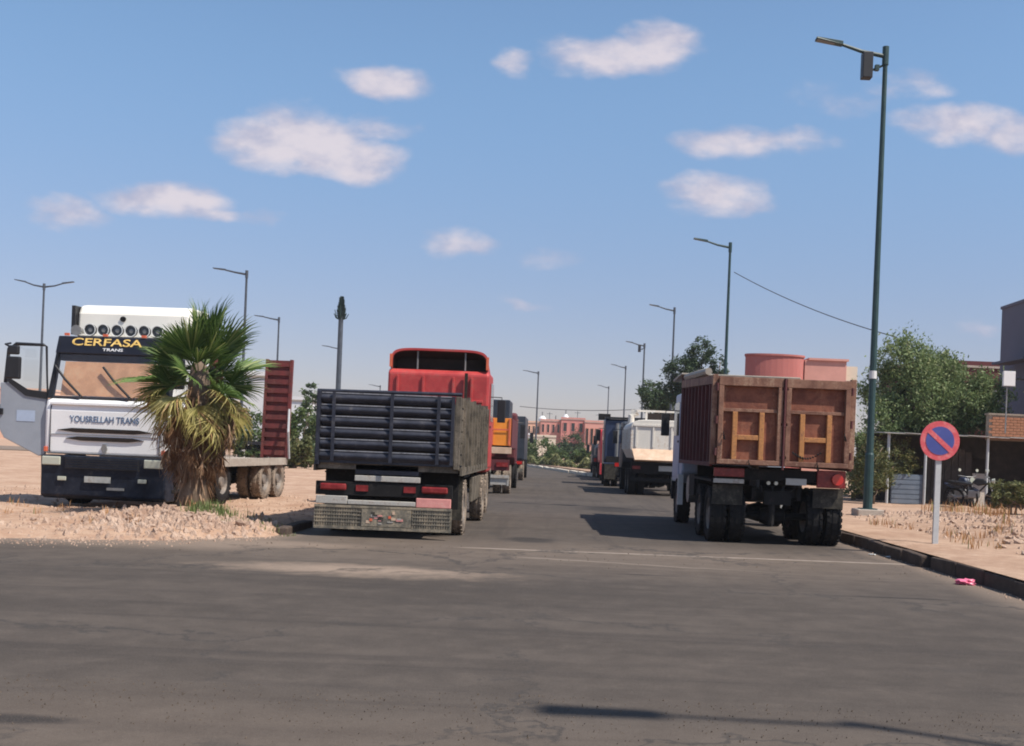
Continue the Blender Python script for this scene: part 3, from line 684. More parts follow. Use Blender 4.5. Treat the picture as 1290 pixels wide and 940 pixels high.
for i in range(32):
    t = i/31; el = R(86 - 98*t**.9) + rr.gauss(0, .17)
    frond(GM[i % 4], 'palm_leaf', i*GA + rr.gauss(0, .3), el, HT + .06 - .25*t, rr.uniform(.75, 1.2), rr.uniform(-1.0, 1.0))
for i in range(14):
    frond(GM[i % 4], 'palm_leaf', i*GA + .7, R(rr.uniform(-30, 62)), HT + .02, rr.uniform(.55, .8), rr.uniform(-1.2, 1.2))
for i in range(24):
    o = frond(YM[i % 3], 'palm_leaf', i*GA + .4 + rr.gauss(0, .3), R(-8 - rr.uniform(0, 50)), HT - .12 - rr.uniform(0, .38), rr.uniform(.75, 1.12), rr.uniform(-1.1, 1.1), .1)
    if i == 0: o['label'] = 'yellowing fan leaf drooping below the green crown'
for i in range(84):
    t = i/83; z = HT - .3 - t*1.25 + rr.uniform(-.08, .08)
    frond(DM[i % 5], 'dead_leaf', i*GA + rr.uniform(-.3, .3), R(-52 - 34*rr.random()), z, rr.uniform(.65, 1.1)*(1.0 - .42*t), rr.uniform(-1.3, 1.3), .32 - .10*t)
mb = MB()
for i in range(260):
    q = rr.uniform(0, 2*PI); z = rr.uniform(.15, HT-.2); r0 = .27; l = rr.uniform(.15, .4)
    c, s = math.cos(q), math.sin(q)
    mb.add([(c*r0-s*.02, s*r0+c*.02, z), (c*r0+s*.02, s*r0-c*.02, z), (c*(r0+.13), s*(r0+.13), z-l)], [(0,1,2)])
stuff(mb.build('dead_leaf_bases', M['palm_dead'], palm))

# ================================================================ BUILDINGS
def building(name, label, x0, x1, y0, y1, H, m, wins=(), cat='house', parapet=.25, wm=None, zoff=0):
    t = thing(name, (x0, y0, 0), label, cat); W_, D_ = x1-x0, y1-y0
    box('wall', m, t, 0, W_, 0, D_, zoff, H)
    box('roof', M['conc'], t, -.08, W_+.08, -.08, D_+.08, H, H+.12)
    p = MB(); p.box(-.05, W_+.05, -.05, .12, H+.12, H+.12+parapet); p.box(-.05, .12, .122, D_-.122, H+.12, H+.12+parapet); p.box(W_-.12, W_+.05, .122, D_-.122, H+.12, H+.12+parapet); p.box(-.05, W_+.05, D_-.12, D_+.05, H+.12, H+.12+parapet)
    p.build('parapet', m, t)
    for (wx, wz, ww, wh) in wins:
        f = MB(); f.box(wx-.08, wx+ww+.08, -.06, .0, wz-.08, wz); f.box(wx-.08, wx+ww+.08, -.06, .0, wz+wh, wz+wh+.08)
        f.box(wx-.08, wx, -.06, 0, wz, wz+wh); f.box(wx+ww, wx+ww+.08, -.06, 0, wz, wz+wh)
        fo = f.build('window', wm or M['whitew'], t)
        box('pane', M['cab_glass'], fo, wx, wx+ww, -.025, -.003, wz, wz+wh)
    return t
def far_b(name, label, px0, px1, pytop, Y_, dep, m, cols, rows, cat='house', wm=None):
    a = at(px0, 560, Y_).x; b = at(px1, 560, Y_).x; H = at((px0+px1)/2, pytop, Y_).z
    W_ = b-a; wins = []
    for r in range(rows):
        for c in range(cols):
            ww = W_/cols*.42; wh = H/rows*.42
            wins.append((W_/cols*(c+.5)-ww/2, H/rows*(r+.42), ww, wh))
    return building(name, label, a, b, Y_, Y_+dep, H, m, wins, cat, wm=wm or m)
far_b('terraced_house', 'peach two-storey house behind the distant lamp post', 652, 680, 533, 190, 10, M['peach'], 5, 2)
far_b('terraced_house', 'salmon house with cream ground floor in the middle of the far row', 680, 706, 531, 186, 10, M['pink2'], 4, 2)
far_b('garden_wall', 'cream boundary wall below the salmon house', 668, 700, 551, 172, 1, M['creamw'], 1, 0, 'wall')
far_b('white_hut', 'small white hut left of the island bushes', 655, 669, 549, 150, 4, M['whitew'], 1, 1, 'hut')
far_b('terraced_house', 'rose red house with dark openings right of the salmon one', 706, 736, 529, 184, 10, M['redw'], 3, 2)
far_b('terraced_house', 'pink house with tall brown window bays at the right end of the far row', 736, 772, 533, 180, 10, M['pink2'], 6, 1, wm=M['brick'])
far_b('terraced_house', 'pale low house half hidden behind the orange truck', 612, 653, 545, 200, 9, M['peach'], 4, 1)
for i, (x, y, Y_, r_) in enumerate([(683, 524, 192, .7), (713, 522, 190, .55), (700, 529, 186.5, .5)]):
    c = at(x, y, Y_); t = thing('roof_tank', (c.x, Y_+3, c.z-1.4), ['white round water tank on the peach and salmon roofs', 'white water tank on the rose red roof', 'small white tank low on the salmon roof'][i], 'water tank')
    MB().tube([(0,0,0), (0,0,1.0), (0,0,1.5)], [r_, r_, r_*.4], 14).build('tank', M['whitew'], t, smooth=False)
    MB().tube([(0,0,1.5), (0,0,2.2)], .1, 6).build('inlet_pipe', M['steel'], t)
for i_, (x, y, Y_) in enumerate(((692, 530, 188), (728, 529, 186), (755, 532, 183))):
    c = at(x, y, Y_); t = thing('roof_aerial', (c.x, Y_+4, c.z-.6), ['thin aerial on the salmon house roof', 'thin aerial on the rose red house roof', 'thin aerial on the roof of the house with brown bays'][i_], 'aerial')
    MB().tube([(0,0,0),(0,0,2.2)], .05, 5).build('mast', M['pole_far'], t); MB().tube([(-.5,0,1.9),(.5,0,1.9)], .04, 5).build('crossbar', M['pole_far'], t)
# left background
a = at(303, 480, 70); b = at(331, 480, 70)
building('white_building', 'white flat-roofed building between the palm and red ramp', a.x, b.x+.4, 70, 76, at(315, 468, 70).z-.35, M['whitew'], [(.3, 1.2, .5, .8)], 'building')
a = at(366, 500, 88); b = at(387, 500, 88)
building('white_building', 'narrow white block just right of the red ramp', a.x, b.x, 88, 93, at(376, 500, 88).z-.35, M['whitew'], [(.4, 1.2, .4, 1)], 'building')
a = at(-60, 500, 170); b = at(62, 500, 170)
building('low_house', 'low pinkish house far behind the open truck door', a.x, b.x, 170, 178, at(30, 492, 170).z, M['peach'], [(4*i+2, 3, 1.6, 2.2) for i in range(3)], 'house')
building('low_house', 'long pale house behind the palm tree', at(200, 520, 150).x, at(330, 520, 150).x, 150, 158, 6.2, M['creamw'], [(3*i+1.5, 2.5, 1.2, 1.4) for i in range(4)], 'house')
building('low_house', 'far cream house behind the slatted truck', at(395, 520, 160).x, at(500, 520, 160).x, 160, 168, 4.6, M['peach'], [(3*i+1, 1.5, 1.2, 1.4) for i in range(3)], 'house')
# pink building with the rounded corner behind the tipper
Yb = 60.0; xl = at(942, 455, Yb).x; xm = at(1017, 455, Yb).x; xr = at(1070, 455, Yb).x
Hb = at(1000, 449, Yb).z
pbld = thing('pink_building', (xl, Yb, 0), 'pink rendered building with rounded corner rising behind the tipper body', 'building')
rc = (xm-xl)/2
pts = [(rc - rc*math.cos(PI*k/16), rc*.5 - rc*.5*math.sin(PI*k/16)) for k in range(17)]
MB().prismz(pts + [(xm-xl, 6), (1.15, 6)], 0, Hb).build('rounded_wall', M['pink'], pbld)
box('wall', M['pink2'], pbld, xm-xl+.003, xr-xl, .55, 6, 0, Hb-.12)
box('roof_rail', M['pink2'], pbld, xm-xl+.2, xr-xl+.1, .45, 6.1, Hb-.118, Hb)
box('end_wall', M['creamw'], pbld, xr-xl+.002, xr-xl+.7, .9, 6, 0, Hb-.35)
MB().prismz([(p[0]*1.03-.06, p[1]-.06) for p in pts] + [(xm-xl+.06, 6.1), (1.09, 6.1)], Hb, Hb+.1).build('coping', M['pink'], pbld)
for k in range(3):
    f = box('window', M['whitew'], pbld, xm-xl+.5+k*.9, xm-xl+1.1+k*.9, .5, .549, 3.6, 4.8); box('pane', M['cab_glass'], f, xm-xl+.56+k*.9, xm-xl+1.04+k*.9, .48, .499, 3.66, 4.74)
# maroon building and slate building on the right
a = at(1163, 465, 62); b = at(1275, 465, 62); Hm = at(1215, 455, 62).z
building('maroon_building', 'dark maroon flat-roofed building behind the pepper tree', a.x, b.x, 62, 70, Hm-.35, M['maroon'], [(1+i*1.3, 4.6, .7, 1.2) for i in range(3)], 'building')
xs_ = at(1262, 400, 48).x; Hs = at(1262, 390, 48).z
sb = thing('grey_building', (xs_, 38, 0), 'tall slate grey building at the right edge of the picture', 'building')
MB().prismz([(0, 10), (-.15, 1), (9, 0), (9, 10)], 0, Hs).build('wall', M['slate'], sb)
MB().prismz([(-.05, 10.05), (-.2, .95), (9.05, -.05), (9.05, 10.05)], Hs, Hs+.12).build('roof', M['slate'], sb)
box('balcony', M['slate'], sb, -.9, -.18, 5.5, 8.6, 5.9, 6.0)
for zz in (3.2, 6.4):
    f = box('window', M['maroon'], sb, -.2, -.13, 2.5, 3.9, zz, zz+1.3); box('pane', M['cab_glass'], f, -.215, -.201, 2.6, 3.8, zz+.08, zz+1.2)
c = at(1271, 476, 37.6)
sg = thing('box_sign', (c.x, 37.6, c.z-.28), 'small white box sign in front of the slate grey building', 'sign')
box('sign_box', M['whitew'], sg, -.2, .2, -.06, .06, 0, .5, .01)
box('frame', M['steel'], sg, -.225, .225, -.05, .05, -.02, -.001); box('bracket', M['chassis'], sg, .2, 1.3, -.02, .02, .22, .27)
MB().tube([(-.02, .08, -1.6), (-.02, .08, -.02)], .025, 6).build('stem', M['steel'], sg)

# shed with lean-to roof
Yh = 38.0; gz = .2
ax = at(1112, 560, Yh).x; bx_ = at(1300, 560, Yh).x + 2; zr = at(1200, 549, Yh).z
shed = thing('lean_to_shed', (ax, Yh, gz), 'dark open shed with pale sheet roof and posts behind the no parking sign', 'shed')
W_ = bx_ - ax; zr -= gz
n = 10
for i in range(n):
    x0, x1 = W_*i/n+.01, W_*(i+1)/n-.01; z = zr + .02*math.sin(i*2.1)
    MB().add([(x0,-.2,z),(x1,-.2,z-.01),(x1,3.3,z+.08),(x0,3.3,z+.09),(x0,-.2,z+.02),(x1,-.2,z+.005),(x1,3.3,z+.10),(x0,3.3,z+.11)],
             [(0,3,2,1),(4,5,6,7),(0,1,5,4),(1,2,6,5),(2,3,7,6),(3,0,4,7)]).build('roof_sheet', M['sheet'], shed)
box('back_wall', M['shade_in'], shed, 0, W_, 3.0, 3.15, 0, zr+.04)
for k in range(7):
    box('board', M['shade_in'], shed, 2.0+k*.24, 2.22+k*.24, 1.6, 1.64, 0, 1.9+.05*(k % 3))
for k, xx in enumerate((at(1118, 600, Yh).x-ax, at(1165, 600, Yh).x-ax, at(1243, 600, Yh).x-ax, W_-.3)):
    MB().tube([(xx, 0, 0), (xx, 0, zr+.01)], .05, 8).build('post', M['post'], shed)
x0, x1 = at(1119, 620, Yh).x-ax+.1, at(1165, 620, Yh).x-ax-.06
sh = box('shutter', M['shutter'], shed, x0, x1, .05, .1, .02, 1.05)
for k in range(6): box('shutter_slat', M['shutter'], sh, x0+.02, x1-.02, .03, .049, .05+k*.165, .05+k*.165+.14)
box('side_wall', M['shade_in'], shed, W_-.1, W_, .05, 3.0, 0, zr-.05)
box('shelf_cupboard', M['dark_in'], shed, 3.2, 4.4, 2.3, 2.9, 0, 1.7)
lp = MB().add([(0,0,0),(.42,0,0),(.42,.28,1.15),(0,.28,1.15),(0,.03,0),(.42,.03,0),(.42,.31,1.15),(0,.31,1.15)], [(0,3,2,1),(4,5,6,7),(0,1,5,4),(1,2,6,5),(2,3,7,6),(3,0,4,7)]).build('leaning_panel', M['conc'])
lp.location = (at(1229, 600, 38.3).x, 38.3, gz+.02); tag(lp, 'pale grey sheet panel leaning beside the shed post', 'panel')
# brick box over the shed roof
x0 = at(1246, 530, 39.5).x; zb0 = at(1260, 547, 39.5).z+.12; zb1 = at(1260, 521, 39.5).z
bw = thing('brick_wall', (x0, 39.5, 0), 'brown brick parapet wall standing above the shed roof', 'wall')
box('core', M['mortar'], bw, .01, 3.2, .01, .3, zb0-.35, zb1-.06)
box('coping', M['mortar'], bw, -.04, 3.25, -.04, .34, zb1-.058, zb1)
bme = MB().box(0, .235, 0, .03, 0, .085).mesh('brick', M['brick'])
rows = int((zb1-.08-zb0+.3)/.1)
for r in range(rows):
    for c in range(12):
        o = link('brick', bme, bw, 0, (c*.25 + (r % 2)*.12, -.022 - random.uniform(0, .006), zb0-.3+r*.1))

# ================================================================ STREET FURNITURE
def lamp_proto(m, H=11.75, arms=(-1,), L=1.8, rise=.27, camera=False, thick=1.0):
    def mk(name, loc, label, group):
        t = thing(name, loc, label, 'street lamp', group)
        k = thick
        pp = MB().tube([(0,0,.0), (0,0,1.4), (0,0,1.45), (0,0,H-.25), (0,0,H)], [.125*k, .115*k, .095*k, .06*k, .06*k], 12).build('pole', m, t, smooth=False)
        box('base_plate', m, t, -.2, .2, -.2, .2, 0, .03)
        MB().tube([(0,0,H-.35), (0,0,H+.12)], .085*k, 10).build('top_collar', m, t)
        for s in arms:
            ar = MB().tube([(s*.05, 0, H-.12), (s*L*.35, 0, H-.02), (s*L*.68, 0, H+rise*.6)], [.06*k, .05*k, .04*k], 8).build('arm', m, t)
            x0, x1 = s*L*.62, s*L
            zc0, zc1 = H+rise*.52, H+rise*.92
            hd = MB().add([(x0,-.1,zc0-.04),(x1,-.14,zc1-.02),(x1,.14,zc1-.02),(x0,.1,zc0-.04),(x0,-.1,zc0+.06),(x1,-.12,zc1+.03),(x1,.12,zc1+.03),(x0,.1,zc0+.06)],
                          [(0,3,2,1),(4,5,6,7),(0,1,5,4),(1,2,6,5),(2,3,7,6),(3,0,4,7)]).build('lamp_head', m, t, .01)
            q = MB().add([(x0*.7+x1*.3,-.08,zc0*.7+zc1*.3-.045),(x1*.97+x0*.03,-.11,zc1-.035),(x1*.97+x0*.03,.11,zc1-.035),(x0*.7+x1*.3,.08,zc0*.7+zc1*.3-.045),
                          (x0*.7+x1*.3,-.08,zc0*.7+zc1*.3-.03),(x1*.97+x0*.03,-.11,zc1-.022),(x1*.97+x0*.03,.11,zc1-.022),(x0*.7+x1*.3,.08,zc0*.7+zc1*.3-.03)],
                         [(0,3,2,1),(4,5,6,7),(0,1,5,4),(1,2,6,5),(2,3,7,6),(3,0,4,7)]).build('lens', M['lamp_glass'], hd)
        if camera:
            cb = box('equipment_box', M['black'], t, -.60, -.34, -.13, .13, H-.72, H-.05, .02)
            MB().tube([(-.34, 0, H-.5), (-.18, 0, H-.42), (-.05, 0, H-.36)], .03, 6).build('bracket', m, t)
            box('hinge_plate', m, t, -.26, -.16, -.06, .06, H-.50, H-.36)
        return t
    return mk
XP = 8.05; G1 = 'green street lamps along the right pavement'
labs = ['tall dark green street lamp nearest the camera, beside the no parking sign', 'second street lamp from the right, with a wire running from its top',
        'third street lamp from the right, above the dark pointed tree', 'fourth street lamp from the right, with a small box under its arm',
        'fifth street lamp from the right, a thin one above the blue truck', 'farthest right-hand street lamp, above the red crane truck']
for i, (Y_, lab) in enumerate(zip((28.5, 54.3, 79.0, 105.7, 134, 177), labs)):
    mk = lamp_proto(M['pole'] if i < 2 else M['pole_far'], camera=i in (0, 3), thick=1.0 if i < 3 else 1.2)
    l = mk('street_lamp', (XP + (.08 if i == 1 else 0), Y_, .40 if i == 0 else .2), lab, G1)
    if i == 0:
        st = MB().tube([(0,0,3.35), (0,0,3.55)], .099, 12).build('sticker', M['whitep'], l); st['label'] = 'small white sticker band wrapped round the pole'
mk = lamp_proto(M['pole'], thick=.7); mk('street_lamp', (9.3, 2.82, .2), 'dark green street lamp whose shadow falls across the near asphalt', G1)
pl = thing('lamp_plinth', (XP, 28.5, .2), 'pale concrete plinth under the nearest green street lamp', 'plinth')
box('block', M['conc'], pl, -.33, .33, -.33, .33, 0, .205, .02)
G2 = 'street lamps of the parallel road on the left'
mk = lamp_proto(M['pole_far'], arms=(-1, 1), L=2.1, rise=.35, thick=1.1); mk('street_lamp', (-36.8, 79, .1), 'double-armed street lamp behind the white truck cab', G2)
for x_, Y_, lab in ((-19.6, 69, 'single-arm street lamp rising above the palm crown'), (-24, 94.7, 'street lamp directly above the red loading ramp'),
                    (-24.0, 122, 'street lamp whose arm shows left of the green mast'), (-32, 200, 'distant street lamp between the green mast and red cab'),
                    (-2.7, 148, 'lone street lamp standing on the island beyond the side street')):
    lamp_proto(M['pole_far'], L=2.1, rise=.2, thick=1.15 if Y_ < 130 else 1.4)('street_lamp', (x_, Y_, .1), lab, G2 if x_ < -5 else None)
# disguised antenna mast
c = at(427, 374, 90)
mt = thing('antenna_mast', (at(426, 490, 90).x, 90, 0), 'tall dark mast with a small fake cypress tip above the slatted truck', 'mast')
Hm_ = c.z
MB().tube([(0,0,0), (0,0,Hm_-1.9), (0,0,Hm_-.1)], [.22, .2, .06], 10).build('pole', M['pole_far'], mt)
mb = MB(); rr = random.Random(4)
for i in range(1500):
    z = rr.uniform(0, 1.75); r_ = .36*math.sin(min(1, (z+.25)/1.0)*PI*.5)*(1.1-z/1.9) + .08
    q = rr.uniform(0, 2*PI); p = Vector((math.cos(q)*r_*rr.uniform(.3, 1), math.sin(q)*r_*rr.uniform(.3, 1), Hm_-1.75+z)); s = rr.uniform(.05, .12)
    a = Vector((math.cos(q), math.sin(q), 1.3)).normalized(); b = a.orthogonal().normalized()
    mb.add([p-a*s, p+b*s*.4, p+a*s, p-b*s*.4], [(0,1,2,3)])
mb.build('fake_foliage', M['tower_green'], mt)
for q in range(7):
    a_ = q*2*PI/7+.3; e = Vector((math.cos(a_)*.6, math.sin(a_)*.6, Hm_-1.35+.25*(q % 3)))
    MB().tube([(0,0,Hm_-1.9), (e.x*.7, e.y*.7, Hm_-1.7), e], [.05, .05, .03], 6).build('branch', M['tower_green'], mt)
# wires
def wire(name, a, b, sag, label, r=.012):
    a, b = Vector(a), Vector(b); pts = [a.lerp(b, t/16) - Vector((0,0,sag*4*(t/16)*(1-t/16))) for t in range(17)]
    tag(MB().tube(pts, r, 5).build(name, M['wire']), label, 'wire')
wire('overhead_wire', at(925, 343, 54.3), at(1130, 425, 43.5), .25, 'thin wire running from the second lamp down to the pepper tree', .02)
wire('overhead_wire', at(655, 512, 150), at(800, 516, 134), .3, 'thin horizontal wire over the far red houses', .04)

# no parking sign
sp_ = gr(1178, 684, .24); sgn = thing('no_parking_sign', (sp_.x, sp_.y, .22), 'round blue no parking sign with red rim and diagonal bar on a grey post', 'road sign')
c = at(1184.5, 555.5, sp_.y); Zs = c.z - .22; R0 = .345
box('post', M['post'], sgn, -.05, .05, -.02, .03, 0, Zs+.22, .004)
def disc(r, y0, y1, n=40): 
    return MB().prismy([(math.cos(2*PI*k/n)*r, Zs + math.sin(2*PI*k/n)*r) for k in range(n)], y0, y1)
dc = disc(R0, -.045, -.025).build('disc', M['sign_red'], sgn)
disc(R0*.72, -.051, -.047).build('blue_field', M['sign_blue'], dc)
bw_, bl_ = .042, R0*.76
cs, sn_ = math.cos(R(-41)), math.sin(R(-41))
MB().prismy([(x*cs - z*sn_, Zs + x*sn_ + z*cs) for x, z in ((-bl_, -bw_), (bl_, -bw_), (bl_, bw_), (-bl_, bw_))], -.056, -.0515).build('diagonal_bar', M['sign_red'], dc)
disc(R0, -.024, -.021).build('sign_back', M['sign_back'], sgn)

# pink litter
mb = MB(); rr = random.Random(3); n = 9
bm = bmesh.new(); bmesh.ops.create_icosphere(bm, subdivisions=3, radius=.5)
for v in bm.verts:
    q = mnoise.noise(v.co*3.1)*.5 + mnoise.noise(v.co*8)*.28; v.co *= (.75 + q); v.co.z = max(-.2, v.co.z*.55)
me = bpy.data.meshes.new('litter'); bm.to_mesh(me); bm.free(); me.materials.append(M['bag'])
o = link('plastic_bag', me); o.location = (5.62, 15.0, .04); o.scale = (.34, .28, .22); tag(o, 'crumpled bright pink plastic bag lying against the kerb', 'litter')
# pale litter scraps left of the kerb
for i, (x, y) in enumerate(((1120, 703), (1143, 705), (1098, 700))):
    p = gr(x, y); me_ = SM[i].copy(); me_.materials.clear(); me_.materials.append(M['whitep'])
    o = link('litter_scrap', me_); o.location = (p.x, p.y, .02); o.scale = (.16, .09, .05); tag(o, ['middle pale scrap of three on the asphalt by the kerb', 'flattened pale scrap right beside the kerb gap', 'leftmost pale scrap on the asphalt by the kerb'][i], 'litter', 'pale litter scraps by the kerb')

# ================================================================ VEHICLES
TW = {}
def wheel(p, x, y, r=.5, w=.28, z=0.0, mt_='tyre', side=1, front=False):
    key = (r, w, mt_, side, front)
    if key not in TW:
        h = w/2
        t = MB().lathe_x([(-h*.82, r*.56), (-h*.98, r*.72), (-h*.98, r*.86), (-h*.86, r*.965), (-h*.62, r), (-h*.6, r*.975), (-h*.25, r*.975), (-h*.22, r), (h*.22, r), (h*.25, r*.975), (h*.6, r*.975), (h*.62, r), (h*.86, r*.965), (h*.98, r*.86), (h*.98, r*.72), (h*.82, r*.56)], 0, 0, 0, 28)
        # tread blocks
        for k in range(28):
            q = 2*PI*(k+.5)/28
            for sx in (-.8, .8):
                cy, cz = math.cos(q), math.sin(q); tx = Vector((0, -cz, cy)); nr = Vector((0, cy, cz)); c0 = nr*r*.985 + Vector((sx*h, 0, 0))
                a_, b_, e_ = Vector((h*.17, 0, 0)), tx*r*.07, nr*r*.02
                vs = [c0-a_-b_-e_, c0+a_-b_-e_, c0+a_+b_-e_, c0-a_+b_-e_, c0-a_-b_+e_, c0+a_-b_+e_, c0+a_+b_+e_, c0-a_+b_+e_]
                t.add(vs, [(4,5,6,7),(0,1,5,4),(1,2,6,5),(2,3,7,6),(3,0,4,7)])
        s = side; d = .35 if not front else -.5
        rm = MB().lathe_x([(-h*.8, r*.57), (-h*.5, r*.5), (-h*d*.2, r*.46), (-s*0 + s*h*.2*(-1 if not front else 3), r*.3), (s*h*.2, r*.28), (s*h*.7, r*.2), (s*h*.75, .001)], 0, 0, 0, 20) if False else \
             MB().lathe_x([(s*h*.84, r*.57), (s*h*.6, r*.52), (s*h*.15*(1 if not front else 3), r*.48), (s*h*.1*(1 if not front else 5), r*.28), (s*h*.75, r*.25), (s*h*.8, r*.16), (s*h*.8, .001)], 0, 0, 0, 20)
        bk = MB().lathe_x([(-s*h*.84, r*.57), (-s*h*.2, r*.5), (-s*h*.2, .001)], 0, 0, 0, 20); rm.add(bk.v, bk.f)
        for k in range(8):
            q = 2*PI*k/8; rm.tube([(s*h*.1*(1 if not front else 5), math.cos(q)*r*.36, math.sin(q)*r*.36), (s*h*.45, math.cos(q)*r*.36, math.sin(q)*r*.36)], r*.03, 5)
        TW[key] = (t.mesh('wheel', M[mt_]), rm.mesh('rim', M['rim']))
    o = link('wheel', TW[key][0], p, 0, (x, y, z + r)); link('rim', TW[key][1], o)
    o.rotation_euler.x = random.uniform(0, 1)
    return o
def duals(p, hw, y, r=.5, w=.27, mt_='tyre', z=0):
    for s in (-1, 1):
        wheel(p, s*(hw - w/2), y, r, w, z, mt_, s); wheel(p, s*(hw - w*1.6 - .04), y, r, w, z, mt_, s)
    MB().tube([(-hw+.3, y, r+z), (hw-.3, y, r+z)], .07, 8).build('axle', M['chassis'], p)
    MB().lathe_x([(-.26, .02), (-.22, .14), (0, .2), (.22, .14), (.26, .02)], 0, y, r+z, 12).build('differential', M['chassis'], p)
def cab_away(p, y0, y1, z0, z1, hw, m, mirrors=True, window=True, glassm='cab_glass', wz=None, dark='black'):
    """cab-over cab seen from behind: back at y0, nose at y1"""
    prof = [(y0, z0+.25), (y0, z1-.08), (y0+.12, z1), (y1-.35, z1), (y1-.05, z0+(z1-z0)*.48), (y1, z0+(z1-z0)*.42), (y1, z0), (y0+.4, z0)]
    c = MB().prism(prof, -hw, hw).build('cab', m, p, .05)
    zc = z0 + (z1-z0)*.5; zt = z1 - .22
    ws = MB().add([(-hw+.12, y1-.04+.0, zc), (hw-.12, y1-.04, zc), (hw-.12, y1-.30, zt), (-hw+.12, y1-.30, zt), (-hw+.12, y1-.02, zc), (hw-.12, y1-.02, zc), (hw-.12, y1-.28, zt), (-hw+.12, y1-.28, zt)],
         [(0,3,2,1),(4,5,6,7),(0,1,5,4),(1,2,6,5),(2,3,7,6),(3,0,4,7)]).build('windscreen', M[glassm], p)
    if window:
        a, b = wz or (zc+.1, zt)
        box('rear_window', M[glassm], p, -hw*.55, hw*.55, y0-.012, y0-.002, a, b)
    for s in (-1, 1):
        xa, xb = (hw+.002, hw+.02) if s > 0 else (-hw-.02, -hw-.002)
        d = box('door', m, p, xa, xb, y0+.55, y1-.22, z0+.12, z1-.25, .01)
        sw = MB().prism([(y0+.65, zc+.05), (y0+.65, zt), (y1-.42, zt), (y1-.28, zc+.05)], xb if s > 0 else xa-.006, xb+.006 if s > 0 else xa).build('side_window', M[glassm], d)
        box('door_handle', M['black'], d, (xb if s > 0 else xa-.02), (xb+.02 if s > 0 else xa), y0+.62, y0+.8, zc-.12, zc-.07)
        if mirrors:
            mx = s*(hw+.22)
            mr = box('mirror', M[dark], p, mx-.1, mx+.1, y1-.12, y1+.0, zc+.05, zc+.62, .02)
            MB().tube([(s*(hw-.02), y1-.2, zc+.68), (mx, y1-.06, zc+.68), (mx, y1-.06, zc+.6)], .015, 5).build('mirror_arm', M[dark], mr)
        box('headlamp', M['headlamp'], p, s*hw-.42*(s > 0), s*hw+.42*(s < 0), y1+.10, y1+.13, z0-.12, z0+.08)
    box('bumper', M['chassis'], p, -hw, hw, y1-.1, y1+.1, z0-.45, z0-.001, .02)
    return c
def chassis(p, y0, y1, z=.85, hw=.42):
    for s in (-1, 1): box('chassis_rail', M['chassis'], p, s*hw-.04, s*hw+.04, y0, y1, z-.12, z+.12)
    for k in range(4): 
        yy = y0 + .1 + (y1-y0-.4)*k/3; box('crossmember', M['chassis'], p, -hw+.042, hw-.042, yy, yy+.08, z-.08, z+.08)

# ---------------------------------------------------------------- rusty tipper truck on the right
T = thing('tipper_truck', (4.13, 20.3, 0), 'rusty red-brown tipper truck seen from behind with two ribbed rear doors, parked on the right', 'truck')
HW = 1.25; L = 5.1
chassis(T, .35, 7.2, .95)
fl = box('tipper_floor', M['dump_dark'], T, -HW+.08, HW-.08, .1, L-.002, 1.46, 1.56)
for s in (-1, 1):
    xa, xb = (HW-.07, HW) if s > 0 else (-HW, -HW+.07)
    sd = MB().add([(xa,.12,1.45),(xb,.12,1.45),(xb,L,1.5),(xa,L,1.5),(xa,.12,3.02),(xb,.12,3.02),(xb,L,3.22),(xa,L,3.22)], [(0,3,2,1),(4,5,6,7),(0,1,5,4),(1,2,6,5),(2,3,7,6),(3,0,4,7)]).build('side_panel', M['dump_dark'], T)
    xo = (HW+.002, HW+.06) if s > 0 else (-HW-.06, -HW-.002)
    for k in range(9):
        yy = .35 + k*.55; box('side_rib', M['dump_dark'], sd, *xo, yy, yy+.09, 1.5, 2.92 + .2*yy/L)
    MB().add([(xo[0]-.09*(s>0), .08, 2.93),(xo[1]+.09*(s<0),.08,2.93),(xo[1]+.09*(s<0),L,3.13),(xo[0]-.09*(s>0),L,3.13),(xo[0]-.09*(s>0),.08,3.08),(xo[1]+.09*(s<0),.08,3.08),(xo[1]+.09*(s<0),L,3.3),(xo[0]-.09*(s>0),L,3.3)], [(0,3,2,1),(4,5,6,7),(0,1,5,4),(1,2,6,5),(2,3,7,6),(3,0,4,7)]).build('top_rail', M['dump_rail'], T)
    box('bottom_rail', M['dump_dark'], T, *xo, .1, L, 1.42, 1.497)
    box('corner_post', M['dump_rail'], T, s*HW-.05+s*.015, s*HW+.05+s*.015, -.02, .09, 1.46, 3.10, .01)
hb = box('headboard', M['dump_dark'], T, -HW-.05, HW+.05, L+.002, L+.08, 1.5, 3.42)
MB().add([(-HW-.1, L-.25, 3.42), (HW+.1, L-.25, 3.42), (HW+.1, L+1.5, 3.36), (-HW-.1, L+1.5, 3.36), (-HW-.1, L-.25, 3.46), (HW+.1, L-.25, 3.46), (HW+.1, L+1.5, 3.42), (-HW-.1, L+1.5, 3.42)],
         [(0,3,2,1),(4,5,6,7),(0,1,5,4),(1,2,6,5),(2,3,7,6),(3,0,4,7)]).build('cab_canopy', M['dump_top'], T, .01)
MB().tube([(-HW+.02, 1.2, 3.24), (-HW+.04, 3, 3.30), (-HW+.02, L-.3, 3.36)], [.07, .09, .08], 8).build('rolled_tarpaulin', M['dump_top'], T)['label'] = 'pale tarpaulin roll lying on the left top rail'
